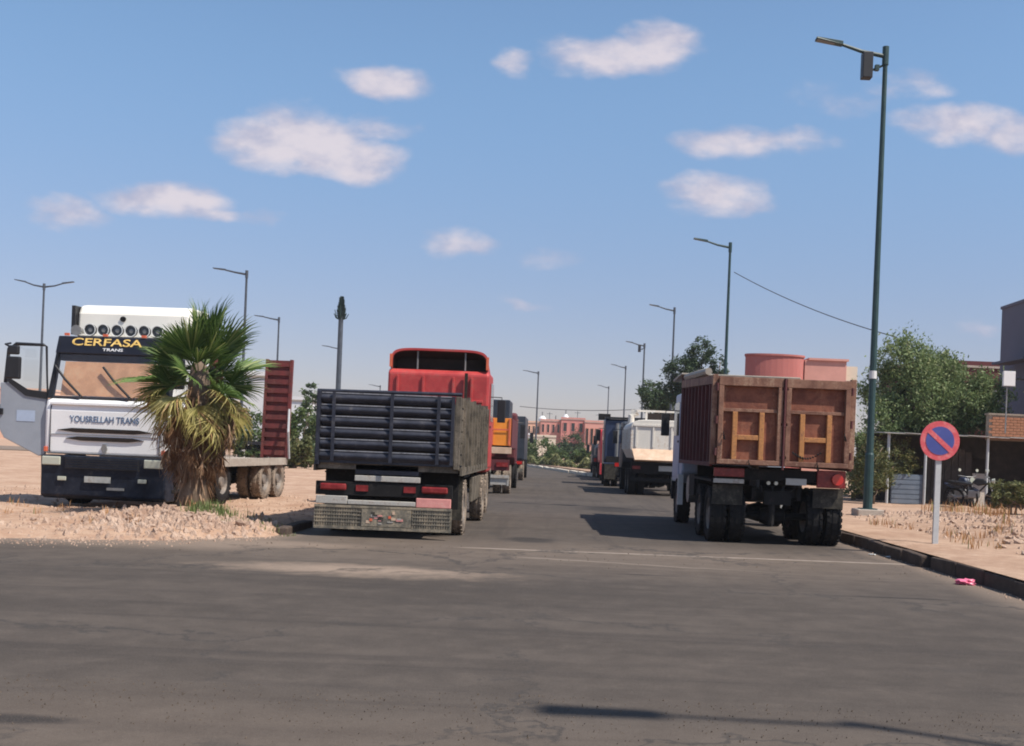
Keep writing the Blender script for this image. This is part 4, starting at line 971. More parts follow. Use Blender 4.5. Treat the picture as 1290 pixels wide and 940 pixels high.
for s in (-1, 1):
    d = box('rear_door', M['dump'], T, min(s*.025, s*(HW-.045)), max(s*.025, s*(HW-.045)), .0, .05, 1.5, 3.03)
    xA, xB = sorted((s*.03, s*(HW-.05)))
    # outer frame of the leaf
    box('door_rail', M['dump_rail'], d, xA, xB, -.10, -.002, 2.90, 3.06, .008)
    box('door_rail', M['dump_rail'], d, xA, xB, -.10, -.002, 1.47, 1.56, .008)
    box('door_rail', M['dump_rail'], d, xA, xA+.09, -.10, -.002, 1.562, 2.898, .008)
    box('door_rail', M['dump_rail'], d, xB-.09, xB, -.10, -.002, 1.562, 2.898, .008)
    box('door_rail', M['dump_rail'], d, xA+.092, xB-.092, -.06, -.002, 2.43, 2.49, .006)
    v1, v2 = xA + .31, xA + .80
    for v in (v1, v2): box('yellow_rib', M['h_rib'], d, v-.045, v+.045, -.085, -.002, 1.562, 2.428, .008)
    box('yellow_rib', M['h_rib'], d, v1+.047, v2-.047, -.075, -.002, 1.92, 2.01, .008)
    for z in (1.62, 2.2, 2.8):
        MB().tube([(s*(HW-.02), -.075, z), (s*(HW-.02), -.075, z+.14)], .03, 8).build('hinge', M['dump_dark'], d)
for xx, zz in ((-.62, 1.5), (.62, 1.5), (-1.1, 2.0), (1.1, 2.05)):
    MB().tube([(xx, -.11, zz+.05), (xx, -.16, zz), (xx+.03, -.13, zz-.08), (xx, -.11, zz-.05)], .014, 6).build('hook', M['chassis'], T)
for k in range(3): box('door_gap_shade', M['chassis'], T, -.024, .024, -.03, .04, 1.5+k*.5, 1.98+k*.5)  # black strips stand in for the shade in the centre door gap
lb = MB().tube([(0, -.11, 1.40), (0, -.11, 3.06)], .022, 8)
for z in (1.6, 2.2, 2.85): lb.box(-.06, .06, -.1, -.06, z, z+.05)
lb.build('locking_bar', M['dump_dark'], T)
ch = MB()
for k in range(12):
    ch.tube([(.18+.045*k, -.085, 1.74-.10*math.sin(k*PI/11)), (.20+.045*k, -.1, 1.71-.10*math.sin((k+.6)*PI/11))], .016, 5)
ch.build('chain', M['chassis'], T)
box('rear_beam', M['chassis'], T, -1.15, 1.15, .18, .36, 1.2, 1.40)
for s in (-1, 1):
    xc = s*.93
    m_ = M['tail_red_dull'] if s < 0 else M['tail_red']
    lb_ = box('tail_lamp', m_, T, xc-.28, xc+.28 if s < 0 else xc+.27, .1, .17, 1.24, 1.40, .01) if s < 0 else box('tail_lamp', M['tail_red_dull'], T, xc-.24, xc+.28, .1, .17, 1.10, 1.42, .01)
    if s < 0: box('reflector_bar', M['bumper_plain'], T, xc-.28, xc+.28, .1, .16, 1.12, 1.20, .005)
    else: MB().tube([(xc+.12, .09, 1.26), (xc+.12, .02, 1.26)], .105, 14).build('lamp_lens', M['tail_red'], lb_); 
    box('mudflap', M['flap'], T, xc-.28, xc+.28, .22, .24, .72, 1.09)
    box('mudguard', M['chassis'], T, xc-.3, xc+.3, .25, 3.1, 1.13, 1.17)
box('number_plate', M['plate_w'], T, .12, .5, .12, .14, 1.13, 1.25)
box('under_shade_sheet', M['chassis'], T, -1.1, 1.1, 3.3, 3.36, .7, 1.42)  # dark sheet added to close the view underneath, standing in for shade
for xx in (-.2, -.06): MB().tube([(xx, .17, 1.15), (xx, .1, 1.15)], .035, 10).build('marker_lamp', M['headlamp'], T)
box('tow_bracket', M['chassis'], T, -.25, .25, .2, .35, .75, 1.0)
MB().tube([(-.1, .25, .76), (-.1, .25, .35)], .06, 8).build('tow_pin', M['chassis'], T)
MB().tube([(0, 2.6, .9), (0, 3.0, 1.9)], [.11, .09], 10).build('tipping_ram', M['steel'], T)
for k in range(3): MB().tube([(-.3+.2*k, .3, 1.1), (-.28+.22*k, .27, .98-.05*k), (-.1+.16*k, .26, .97), (-.05+.2*k, .3, 1.12)], .013, 5).build('hose', M['black'], T)
duals(T, 1.22, .75, .52, .29); duals(T, 1.22, 2.12, .52, .29)
for s in (-1, 1): wheel(T, s*1.08, 6.15, .52, .3, 0, 'tyre', s, True)
box('spare_bracket', M['chassis'], T, -1.15, 1.15, 3.4, 4.3, .75, 1.2)
MB().tube([(-1.15, 4.5, .85), (-.55, 4.5, .85)], .3, 16).build('fuel_tank', M['steel'], T)
cab_away(T, 5.45, 7.5, .95, 3.08, 1.2, M['bluewhite'])
for s in (-1, 1): box('front_mudguard', M['whitep'], T, s*1.2-.06, s*1.2+.06, 5.5, 5.62, .45, 1.15)

# ---------------------------------------------------------------- slatted truck with red cab
T = thing('slatted_truck', (-2.8, 18.6, 0), 'dark slat-sided lorry with a red cab, seen from behind, parked on the left', 'truck')
HW = 1.2; L = 7.0
chassis(T, .2, 9.0, .95)
box('load_floor', M['slat_side'], T, -HW+.02, HW-.02, .06, L, 1.14, 1.24)
tg = box('tailgate', M['slat'], T, -HW, HW, .0, .05, 1.24, 1.29)
for z, h in ((1.285, .15), (1.49, .14), (1.68, .14), (1.87, .14), (2.06, .14), (2.25, .15)):
    n = 10; c0 = z + h/2
    prof = [(-.012 - .05*math.sin(PI*k/n), c0 - h/2 + h*k/n) for k in range(n+1)] + [(.03, z+h), (.03, z)]
    so = MB().prism(prof, -HW+.06, HW-.16).build('slat', M['slat'], tg)
    box('lit_edge', M['slat_highlight'], T, -HW+.06, HW-.16, -.035, .02, z+h-.004, z+h+.014) if False else MB().box(-HW+.06, HW-.16, -.032, .02, z+h+.001, z+h+.02).build('lit_slat_lip', M['slat_highlight'], tg)  # bright strip stands in for light catching each slat top
for xx in (-HW, -.95, .02, .80, HW-.16):
    box('stake', M['slat'], tg, xx, xx+.055, -.085, -.061, 1.27, 2.42)
box('corner_post', M['slat_side'], T, HW-.1, HW, -.04, .06, 1.2, 2.42, .01); box('corner_post', M['slat'], T, -HW-.02, -HW+.055, -.05, .06, 1.2, 2.44, .01)
tl = MB()
for z in (1.42, 1.62, 1.81, 2.0, 2.2): tl.box(-HW+.06, HW-.12, .032, .045, z, z+.07)
tl.build('gap_shade_strip', M['dark_in'], tg)  # dark strips put shade into the gaps between the slats
MB().tube([(-HW-.02, .0, 2.44), (HW, .0, 2.46)], .03, 8).build('top_rail', M['slat'], T)
for s in (-1, 1):
    xo = (HW-.03, HW+.01) if s > 0 else (-HW-.01, -HW+.03)
    for k in range(6):
        box('side_slat', M['slat_side'], T, *xo, .08, L, 1.27+k*.195, 1.27+k*.195+.165)
    for k in range(10):
        yy = .3 + k*.7; x2 = (HW+.012, HW+.06) if s > 0 else (-HW-.06, -HW-.012)
        box('side_stake', M['slat_side'], T, *x2, yy, yy+.08, 1.15, 2.42+.04*(k % 2))
    x2 = (HW+.01, HW+.045) if s > 0 else (-HW-.045, -HW-.01)
    box('side_rail', M['slat_side'], T, *x2, .02, L, 1.10, 1.235)
    for k in range(4):  # dusty hanging side guards and flaps
        x3 = (HW-.06, HW+.0) if s > 0 else (-HW, -HW+.06)
        box('side_guard', M['slat_side'], T, *x3, 3.1+k*.62, 3.62+k*.62, .52, 1.0, .01)
box('headboard', M['slat_side'], T, -HW, HW, L+.002, L+.07, 1.2, 2.55)
box('rear_toolbox', M['slat'], T, -.55, .52, .06, .5, 1.06, 1.235, .01)
box('pale_beam', M['bumper_plain'], T, -.55, .55, .03, .14, .95, 1.045, .01)
box('dark_recess', M['chassis'], T, -HW+.05, HW-.05, .6, .64, .5, 1.13)
lbar = box('lamp_board', M['chassis'], T, -HW, HW-.1, .05, .12, .70, .93, .01)
for s, xc in ((-1, -.9), (1, .8)):
    l = box('tail_lamp', M['tail_red_dull'], lbar, xc-.22, xc+.22, .0, .048, .785, .895, .03)
for xc in (-.42, .38): box('reflector', M['tail_red_dull'], lbar, xc-.1, xc+.1, .03, .048, .78, .88)
box('corner_panel', M['bumper_plain'], T, -HW+.02, -.66, .0, .08, .555, .69, .01)
box('corner_panel', M['pale_red'], T, .50, HW-.12, .0, .08, .545, .70, .01)['label'] = 'faded pink panel under the right tail lamp'
box('bumper_bar', M['bumper_plain'], T, -.65, .49, .0, .08, .555, .63, .01)
box('bumper_back', M['bumper_metal'], T, -HW, HW-.1, .03, .06, .17, .53)
bb = MB(); bb.box(-HW, HW-.1, -.01, .029, .50, .54); bb.box(-HW, HW-.1, -.01, .029, .14, .19)
for k in range(56):
    if 17 < k < 38: continue
    x0 = -HW + (2*HW-.1)*k/56
    bb.box(x0, x0+.022, .0, .029, .192, .498)
for z in (.25, .31, .37, .43): bb.box(-HW, -.42, -.006, -.001, z, z+.02); bb.box(.45, HW-.1, -.006, -.001, z, z+.02)
bb.build('bumper_grating', M['bumper_metal'], T)
pl_ = box('bumper_plate', M['bumper_metal'], T, -.40, .43, -.012, .028, .20, .49)
for k in range(16):
    xx = random.uniform(-.37, .34); zz = random.uniform(.23, .42)
    MB().box(xx, xx+random.uniform(.03, .12), -.016-.0006*k, -.0125, zz, zz+random.uniform(.015, .05)).build('worn_mark', M[('bumper_plain', 'tip_tan', 'flap', 'redor')[k % 4 if k != 7 else 0]] if k % 5 else M['pale_red'], pl_)
duals(T, 1.2, 1.5, .5, .27, 'tyre_dusty'); duals(T, 1.2, 2.75, .5, .27, 'tyre_dusty') if False else None
wheel(T, 1.13, 5.6, .5, .27, 0, 'tyre_dusty', 1); wheel(T, -1.13, 5.6, .5, .27, 0, 'tyre_dusty', -1)
for s in (-1, 1):
    box('mudguard', M['chassis'], T, s*.95-.27, s*.95+.27, .85, 2.2, 1.05, 1.08)
    box('mudflap', M['flap'], T, s*.95-.25, s*.95+.25, .86, .875, .3, 1.04)
    wheel(T, s*1.02, 8.6, .5, .28, 0, 'tyre_dusty', s, True)
cab_away(T, 7.35, 9.4, 1.0, 3.36, 1.18, M['red_cab'], window=False)
for xx in (-.95, -.35, .35, .78): box('back_rib', M['red_cab'], T, xx-.03, xx+.03, 7.30, 7.349, 2.3, 3.2, .01)
box('back_rib', M['red_cab'], T, -1.05, 1.05, 7.31, 7.347, 2.62, 2.68, .01)
box('exhaust_stack', M['dark_in'], T, .62, .69, 7.24, 7.298, 1.6, 3.3)
# hollow roof deflector: curved shell open to the rear
hw = 1.14; sh_ = MB(); n = 12
def arch(t, hw_, zb, zt):   # t 0..1 across, rounded shoulders
    a = PI*t; x = -hw_*math.copysign(abs(math.cos(a))**.35, math.cos(a)); z = zb + (zt-zb)*math.sin(a)**.35
    return x, z
o1 = [arch(k/24, hw, 3.37, 3.86) for k in range(25)]; o2 = [arch(k/24, hw-.04, 3.37, 3.81) for k in range(25)]
f1 = [arch(k/24, hw*.98, 3.37, 3.42) for k in range(25)]
vs = [(x, 7.42, z) for x, z in o1] + [(x, 7.42, z) for x, z in o2] + [(x, 9.0, z) for x, z in f1]
fs = [(i, i+1, 25+i+1, 25+i) for i in range(24)] + [(i, i+1, 50+i+1, 50+i) for i in range(24)] + [(25+i, 25+i+1, 50+i+1, 50+i) for i in range(24)]
sh_.add(vs, fs); sh_.build('roof_deflector', M['red_cab'], T)
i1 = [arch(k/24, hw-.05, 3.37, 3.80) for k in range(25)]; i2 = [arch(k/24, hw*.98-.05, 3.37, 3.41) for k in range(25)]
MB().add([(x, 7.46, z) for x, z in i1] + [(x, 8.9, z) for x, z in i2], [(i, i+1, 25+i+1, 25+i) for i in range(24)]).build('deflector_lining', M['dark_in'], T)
for xx in (-.52, .6): MB().tube([(xx, 7.5, 3.37), (xx, 7.5, 3.79)], .02, 6).build('deflector_strut', M['steel'], T)
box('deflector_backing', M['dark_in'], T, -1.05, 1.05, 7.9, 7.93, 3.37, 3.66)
for s in (-1, 1): box('beacon', M['redor'], T, s*1.13-.03, s*1.13+.03, 7.36, 7.41, 3.4, 3.7)

# ---------------------------------------------------------------- white truck on the bank facing us
T = thing('white_lorry', (-8.93, 22.0, .09), 'white cab-over lorry facing the camera with its left-hand door open and blue lettering', 'truck', rz=R(-4.0))
HW = 1.25
shell = MB()
prof = [(.02, 1.04), (.0, 1.9), (.06, 2.12), (.10, 2.16), (.10, 2.2), (.42, 2.22), (.42, 2.9), (.5, 3.28), (.75, 3.36), (2.05, 3.36), (2.1, 3.25), (2.1, 1.1)]
cab_lo = MB().prism([(.02, 1.04), (.0, 1.9), (.05, 2.14), (2.1, 2.14), (2.1, 1.04)], -HW, HW).build('cab', M['white'], T, .06)
box('cab_back', M['white'], T, -HW, HW, 1.15, 2.1, 2.142, 3.3, .03)
box('cab_roof', M['white'], T, -HW+.02, HW-.02, .42, 2.1, 3.302, 3.4, .03)
for s in (-1, 1):
    MB().add([(s*(HW-.0),.06,2.14),(s*(HW-.09),.04,2.14),(s*(HW-.09),.33,3.3),(s*(HW-.04),.35,3.3),(s*HW,.2,2.14),(s*(HW-.09),.18,2.14),(s*(HW-.09),.47,3.3),(s*(HW-.04),.49,3.3)],
             [(0,1,2,3),(4,5,6,7),(0,1,5,4),(1,2,6,5),(2,3,7,6),(3,0,4,7)]).build('windscreen_pillar', M['black'], T)
def slab(x0, x1, ya, za, yb, zb, t):
    return MB().add([(x0,ya,za),(x1,ya,za),(x1,yb,zb),(x0,yb,zb),(x0,ya+t,za),(x1,ya+t,za),(x1,yb+t,zb),(x0,yb+t,zb)], [(0,1,2,3),(4,5,6,7),(0,1,5,4),(1,2,6,5),(2,3,7,6),(3,0,4,7)])
slab(-HW+.10, HW-.10, .07, 2.16, .32, 3.12, .012).build('windscreen', M['wglass'], T)
slab(-HW+.24, HW-.14, .115, 2.21, .285, 2.90, .015).build('sun_shade', M['board'], T)
box('dashboard', M['dark_in'], T, -HW+.1, HW-.1, .12, .5, 2.142, 2.2)
box('header_panel', M['dark_in'], T, -HW+.1, HW-.1, .36, .5, 2.92, 3.1)
for x0 in (-.55, .45):
    MB().tube([(x0, .055, 2.2), (x0-.36, .11, 2.52), (x0-.62, .17, 2.8)], .026, 5).build('wiper', M['black'], T)
box('mirror_inside', M['black'], T, -.1, .1, .33, .36, 2.74, 2.82)
slab(-HW+.02, HW-.02, .27, 3.06, .38, 3.42, .07).build('sun_visor', M['visor'], T, .02)
tilt = math.atan2(.36, .11)
text('visor_lettering', 'CERFASA', .22, M['gold'], T, (-.2, .338, 3.30), 1.46, (tilt, 0, 0))
text('visor_small_lettering', 'TRANS', .085, M['white_letter'], T, (-.05, .292, 3.155), .42, (tilt, 0, 0))
# scoop deflector on the roof
dfl = MB().prism([(1.0, 3.41), (1.02, 3.95), (1.1, 4.12), (1.3, 4.16), (2.1, 4.16), (2.1, 3.41)], -HW+.08, HW-.05).build('roof_deflector', M['cream'], T, .05)
box('deflector_fin', M['black'], T, -HW+.0, -HW+.075, .9, 1.6, 3.5, 4.1)
lb = MB().tube([(-HW+.25, .72, 3.45), (HW-.15, .72, 3.45)], .02, 8); lb.build('lamp_bar', M['steel'], T)
for i, xx in enumerate((-.72, -.44, -.15, .14, .42, .70)):
    l = MB(); l.add([], []); n_ = 18
    vs = []; fs = []
    for (yy, rr_) in ((.80, .05), (.76, .1), (.70, .122), (.64, .126), (.64, .108), (.675, .1)):
        for k in range(n_): q = 2*PI*k/n_; vs.append((xx + math.cos(q)*rr_, yy, 3.585 + math.sin(q)*rr_))
    for a_ in range(5):
        for k in range(n_): k2 = (k+1) % n_; fs.append((a_*n_+k, a_*n_+k2, (a_+1)*n_+k2, (a_+1)*n_+k))
    l.add(vs, fs); ro = l.build('roof_lamp', M['black'], T, smooth=True)
    MB().prismy([(xx + math.cos(2*PI*k/n_)*.099, 3.585 + math.sin(2*PI*k/n_)*.099) for k in range(n_)], .67, .68).build('lamp_glass', M['cab_glass'], ro)
    MB().tube([(xx, .665, 3.585), (xx, .655, 3.585)], [.045, .03], 10).build('reflector', M['steel'], ro)
    rg = MB(); rg.tube([(xx + math.cos(2*PI*k/20)*.118, .636, 3.585 + math.sin(2*PI*k/20)*.118) for k in range(21)], .009, 5); rg.build('lamp_ring', M['whitep'], ro)
MB().tube([(-.98, .58, 3.56), (-.98, .95, 3.56)], [.11, .03], 12).build('air_horn', M['steel'], T)
MB().prismy([(.0 + math.cos(2*PI*k/14)*.06 - .2, 3.86 + math.sin(2*PI*k/14)*.055) for k in range(14)], .99, 1.03).build('badge', M['chassis'], T)
for xx in (-1.1, -.3, .5): box('marker_lamp', M['redor'], T, xx, xx+.09, .36, .41, 3.43, 3.48)
# front panel
text('door_lettering', 'YOUSRELLAH TRANS', .18, M['blue_letter'], T, (-.02, -.001, 1.74), 1.42)
bpy.data.objects['door_lettering'].name = 'front_lettering'
for xx in (-1.13, 1.11): box('panel_seam', M['chassis'], T, xx, xx+.012, -.006, .03, 1.08, 2.0)
for zz in (1.25, 1.62): box('panel_seam', M['steel'], T, -1.1, 1.1, -.004, .03, zz-.19, zz-.182)
for s in (-1, 1): box('corner_lamp', M['redor'], T, s*1.2-.035, s*1.2+.035, -.02, .04, 1.08, 1.18, .01)
fp = box('front_panel_lip', M['white'], T, -HW+.12, HW-.12, -.03, .03, 2.02, 2.08, .01)
for i, (z, xw, h) in enumerate(((1.50, .98, .05), (1.34, .80, .045))):
    MB().prismy([(-xw, z+.02), (-xw*.6, z-.02), (xw*.6, z-.02), (xw, z+.02), (xw*.7, z+h+.015), (-xw*.7, z+h+.015)], -.012, .02).build('grille_slot', M['dark_in'], T)
MB().prismy([(-xw*.0 + math.cos(2*PI*k/6)*.06, 1.18 + math.sin(2*PI*k/6)*.1) for k in range(6)], -.02, .02).build('badge', M['steel'], T)
MB().prism([(-.03, .66), (-.06, 1.02), (.3, 1.02), (.5, .16), (.1, .16), (-.02, .22)], -HW-.02, HW+.02).build('bumper', M['navy'], T, .03)
box('lower_grille', M['black'], T, -.75, .75, -.075, -.062, .76, .98)
for k in range(4): box('grille_bar', M['navy'], T, -.73, .73, -.088, -.077, .79+k*.05, .81+k*.05)
for s in (-1, 1):
    box('headlamp', M['headlamp'], T, s*1.04-.19, s*1.04+.19, -.085, -.05, .82, .99, .02)
    box('fog_lamp', M['headlamp'], T, s*.82-.09, s*.82+.09, -.06, -.04, .52, .60, .02)
    box('step', M['chassis'], T, s*HW-.12, s*HW+.03, .3, .9, .34, .40)
    wheel(T, s*1.04, 1.15, .5, .3, 0, 'tyre', s, True)
    MB().prism([(.5, .55), (.6, .95), (.9, 1.02), (1.5, 1.02), (1.8, .8), (1.85, .6), (1.7, .6), (1.55, .9), (.85, .9), (.65, .55)], s*1.2-.06, s*1.2+.06).build('wheel_arch', M['navy'], T)
box('number_plate', M['plate_w'], T, -.35, .18, -.07, -.052, .50, .62)
box('tow_cover', M['steel'], T, .1, .45, -.05, -.02, .36, .41)
# open door: hinge at the front left corner, swung forwards
dr = bpy.data.objects.new('open_door', None); col.objects.link(dr); dr.parent = T
dr.location = (-HW-.02, .12, 0); dr.rotation_euler.z = R(6)
dr['label'] = 'open pale grey cab door with window frame and mirror'
W2 = .92
MB().prismy([(0, 1.02), (-.12, .98), (-W2+.1, 1.32), (-W2, 1.5), (-W2, 2.42), (-.72, 2.42), (-.40, 2.2), (0, 2.14)], -.03, .05).build('door_skin', M['grey_door'], dr, .015)
fr = MB().tube([(0, .01, 2.14), (-.03, .01, 2.6), (-.06, .01, 3.17), (-.12, .01, 3.2), (-.66, .01, 3.2), (-.80, .01, 3.1), (-.84, .01, 2.42)], [.02, .02, .025, .03, .035, .035, .04], 8).build('window_frame', M['black'], dr)
MB().prismy([(-.0, 2.12), (-.42, 2.17), (-.78, 2.44), (-.84, 2.56), (-.78, 2.54), (-.38, 2.30), (0, 2.26)], -.05, -.031).build('window_sill', M['black'], dr)
MB().prismy([(-.06, 2.25), (-.36, 2.29), (-.76, 2.55), (-.77, 3.1), (-.66, 3.17), (-.12, 3.17), (-.04, 2.6)], .005, .012).build('door_glass', M['wglass'], dr)
lg = box('lettered_panel', M['bluewhite'], dr, -.58, -.22, -.036, -.031, 1.66, 1.88)
box('door_handle', M['black'], dr, -.96, -.84, -.06, -.031, 1.78, 1.9, .01)
MB().tube([(-.72, -.1, 3.2), (-.72, -.32, 3.16), (-.60, -.35, 3.1)], .02, 6).build('mirror_arm', M['black'], dr)
box('mirror', M['black'], dr, -.66, -.38, -.42, -.33, 2.48, 2.92, .03); box('wide_mirror', M['black'], dr, -.64, -.42, -.42, -.33, 2.96, 3.14, .03)
for s in (1,):
    MB().tube([(HW, .15, 3.1), (HW+.25, -.1, 3.1), (HW+.25, -.1, 3.0)], .02, 6).build('mirror_arm', M['black'], T)
    box('mirror', M['black'], T, HW+.12, HW+.36, -.14, -.05, 2.4, 3.0, .03)
# flatbed behind
chassis(T, 2.1, 7.4, .78)
for s in (-1, 1):
    box('side_beam', M['conc'], T, s*1.28-.05, s*1.28+.05, 2.5, 7.5, .84, 1.02)
for k in range(22):
    y0 = 2.5 + k*.225; box('deck_plank', M['conc'], T, -1.22, 1.22, y0, y0+.21, .93, .985)
duals(T, 1.25, 3.2, .48, .27, 'tyre'); duals(T, 1.28, 6.0, .48, .27, 'tyre_dusty'); duals(T, 1.28, 7.05, .48, .27, 'tyre_dusty')
for i, xx in enumerate((-.92, .98)):
    rp = thing and bpy.data.objects.new('loading_ramp', None); col.objects.link(rp); rp.parent = T; rp.location = (xx, 7.5, 1.0); rp.rotation_euler.x = R(-3)
    for s in (-1, 1): box('ramp_rail', M['red_ramp'], rp, s*.33-.035, s*.33+.035, -.06, .06, 0, 2.62)
    box('ramp_skin', M['red_ramp'], rp, -.29, .29, .0, .03, .02, 2.6)
    for k in range(11): box('rung', M['red_ramp'], rp, -.29, .29, -.05, -.002, .08+k*.235, .08+k*.235+.13)
MB().tube([(1.4, 7.42, 1.0), (1.42, 7.2, 1.7), (1.36, 7.4, 2.3)], .03, 6).build('ramp_strut', M['post'], T)
box('rear_bumper', M['conc'], T, -1.25, 1.25, 7.42, 7.5, .5, .6)

# ---------------------------------------------------------------- orange truck
T = thing('orange_truck', (-2.72, 38.2, 0), 'truck with orange tailgate and cream bumper parked behind the red cab', 'truck')
chassis(T, .2, 7.5, .95)
tg = box('tailgate', M['orange'], T, -1.15, 1.15, 0, .06, 1.68, 2.62, .01)
for xx in (-1.12, -.6, -.05, .5, 1.08): box('tailgate_rib', M['redor'], tg, xx, xx+.06, -.04, -.002, 1.7, 2.6)
box('tailgate_rib', M['redor'], tg, -1.12, 1.12, -.05, -.041, 2.2, 2.25)
for s in (-1, 1): box('side_board', M['maroon'], T, s*1.15-.03, s*1.17+.03, .07, 5.5, 1.6, 2.62)
box('load_floor', M['chassis'], T, -1.13, 1.13, .07, 5.5, 1.56, 1.66)
box('pale_sill', M['tip_tan'], T, -1.2, 1.2, -.05, .05, 1.40, 1.62, .01)
box('lamp_board', M['maroon'], T, -1.15, 1.15, .02, .08, .82, 1.2)
for s in (-1, 1): box('tail_lamp', M['tail_red_dull'], T, s*.9-.2, s*.9+.2, -.02, .018, .95, 1.1)
bbm = MB(); bbm.box(-1.15, 1.15, -.05, .05, .56, .66); bbm.box(-1.15, -1.09, -.02, .03, .3, .558); bbm.box(1.09, 1.15, -.02, .03, .3, .558); bbm.build('bumper', M['bumper_plain'], T)
box('bumper_plate', M['bumper_plain'], T, -1.08, 1.08, .0, .03, .33, .555)
box('load_crate', M['bluegrey'], T, .15, 1.0, 2.2, 4.6, 1.66, 3.35, .03); box('load_crate', M['black'], T, -.35, .12, 2.0, 3.2, 1.66, 3.45, .03)
duals(T, 1.18, .9, .5, .27, 'tyre_dusty')
for s in (-1, 1): wheel(T, s*1.05, 6.6, .5, .28, 0, 'tyre', s, True)
cab_away(T, 5.7, 7.6, .95, 3.0, 1.12, M['maroon'])
# blue-grey truck further on
T = thing('blue_grey_truck', (-2.75, 55, 0), 'dark blue-grey box truck parked beyond the orange one on the left', 'truck')
chassis(T, .1, 7.6, .9)
bx2 = box('cargo_box', M['bluegrey'], T, -1.2, 1.2, 0, 5.4, 1.05, 3.2, .02)
for s in (-1, 1): box('rear_door', M['bluegrey'], bx2, min(s*.02, s*1.12), max(s*.02, s*1.12), -.03, -.002, 1.12, 3.12, .01)
box('bumper', M['bumper_metal'], T, -1.15, 1.15, -.05, .03, .45, .62); box('lamp_board', M['maroon'], T, -1.15, 1.15, .0, .05, .8, 1.0)
for s in (-1, 1): box('tail_lamp', M['tail_red'], T, s*.95-.15, s*.95+.15, -.03, -.002, .83, .97)
duals(T, 1.18, 1.1, .5, .27, 'tyre_dusty')
for s in (-1, 1): wheel(T, s*1.05, 6.7, .5, .28, 0, 'tyre', s, True)
cab_away(T, 5.6, 7.5, .9, 2.9, 1.15, M['bluegrey'])

# ---------------------------------------------------------------- white tipper
T = thing('white_tipper', (4.05, 42.3, 0), 'dusty white tipper truck with a rounded rear body and open frame on top', 'truck')
chassis(T, .2, 7.6, .9)
pr = []
for k in range(13):
    q = PI*k/12; x = -1.22*math.copysign(abs(math.cos(q))**.4, math.cos(q)); pr.append((x, 2.4 + .5*math.sin(q)**.5))
pr += [(1.22, 1.75), (1.05, 1.4), (-1.05, 1.4), (-1.22, 1.75)]
bd = MB().prismy(pr, .1, 4.8).build('tipper_body', M['tip_white'], T, .03)
MB().add([(-1.15,.095,1.78),(1.15,.095,1.78),(1.05,-.28,1.36),(-1.05,-.28,1.36),(-1.15,.095,1.72),(1.15,.095,1.72),(1.05,.0,1.30),(-1.05,.0,1.30)], [(0,1,2,3),(4,5,6,7),(0,1,5,4),(1,2,6,5),(2,3,7,6),(3,0,4,7)]).build('rear_chute', M['tip_tan'], T)
for xx in (-1.0, -.35, .35, 1.0): box('body_rib', M['tip_white'], bd, xx-.03, xx+.03, .06, .097, 1.85, 2.62)
box('body_rib', M['tip_white'], bd, -1.1, 1.1, .05, .094, 2.64, 2.70)
for s in (-1, 1):
    for k in range(6): box('side_rib', M['tip_white'], bd, s*1.25-.03, s*1.25+.03, .4+k*.8, .48+k*.8, 1.75, 2.55)
f = MB(); 
for (x0,x1,z0,z1) in ((-.95, 1.2, 3.34, 3.42), (-.95, -.87, 2.7, 3.338), (1.12, 1.2, 2.7, 3.338), (-.35, -.27, 2.86, 3.338)): f.box(x0, x1, 4.2, 4.28, z0, z1)
f.build('top_frame', M['tip_white'], T)
box('frame_mesh', M['leaf_olive'] if False else M['dark_in'], T, -.26, 1.11, 4.22, 4.25, 2.9, 3.3)
MB().tube([(-.95, 4.0, 2.75), (-.95, 4.0, 3.15), (-.7, 4.0, 3.3)], .14, 10).build('air_intake', M['tip_white'], T)
box('rear_beam', M['chassis'], T, -1.15, 1.15, .05, .2, .85, 1.25)
box('number_plate', M['plate_w'], T, -.1, .45, .02, .045, .95, 1.15)
for s in (-1, 1): box('tail_lamp', M['tail_red_dull'], T, s*.95-.15, s*.95+.15, .02, .045, 1.0, 1.12)
box('bumper', M['chassis'], T, -1.15, 1.15, .0, .08, .55, .68)
duals(T, 1.22, .9, .5, .28); duals(T, 1.22, 2.2, .5, .28)
for s in (-1, 1): wheel(T, s*1.05, 6.4, .5, .28, 0, 'tyre', s, True)
cab_away(T, 5.2, 7.3, .95, 2.95, 1.2, M['bluegrey'])

# ---------------------------------------------------------------- dark blue tractor unit
T = thing('blue_tractor_unit', (3.52, 51.5, 0), 'dark blue tractor unit with wide rear window, left of the white tipper', 'truck')
chassis(T, .1, 5.5, .85)
cab_away(T, 2.0, 4.4, 1.0, 3.2, 1.18, M['bluecab'], glassm='sky_glass', wz=(2.45, 3.0))
box('roof_rim', M['black'], T, -1.2, 1.2, 1.9, 2.3, 3.21, 3.3)
box('fifth_wheel', M['chassis'], T, -.4, .4, .5, 1.5, 1.0, 1.08)
MB().tube([(-.6, 1.85, 1.0), (-.6, 1.85, 3.0)], .08, 10).build('exhaust_stack', M['steel'], T)
box('catwalk', M['chassis'], T, -1.1, 1.1, 1.55, 1.95, .9, 1.4)
for s in (-1, 1):
    box('mudguard', M['bluecab'], T, s*.98-.27, s*.98+.27, .0, 1.5, 1.05, 1.1, .01)
    box('mudflap', M['flap'], T, s*.98-.25, s*.98+.25, .0, .02, .35, 1.04)
    box('tail_lamp', M['tail_red'], T, s*.62-.14, s*.62+.14, -.02, .03, .95, 1.12)
box('bumper', M['chassis'], T, -1.0, 1.0, .03, .1, .55, .7)
duals(T, 1.2, .7, .5, .27)
for s in (-1, 1): wheel(T, s*1.05, 3.6, .5, .28, 0, 'tyre', s, True)

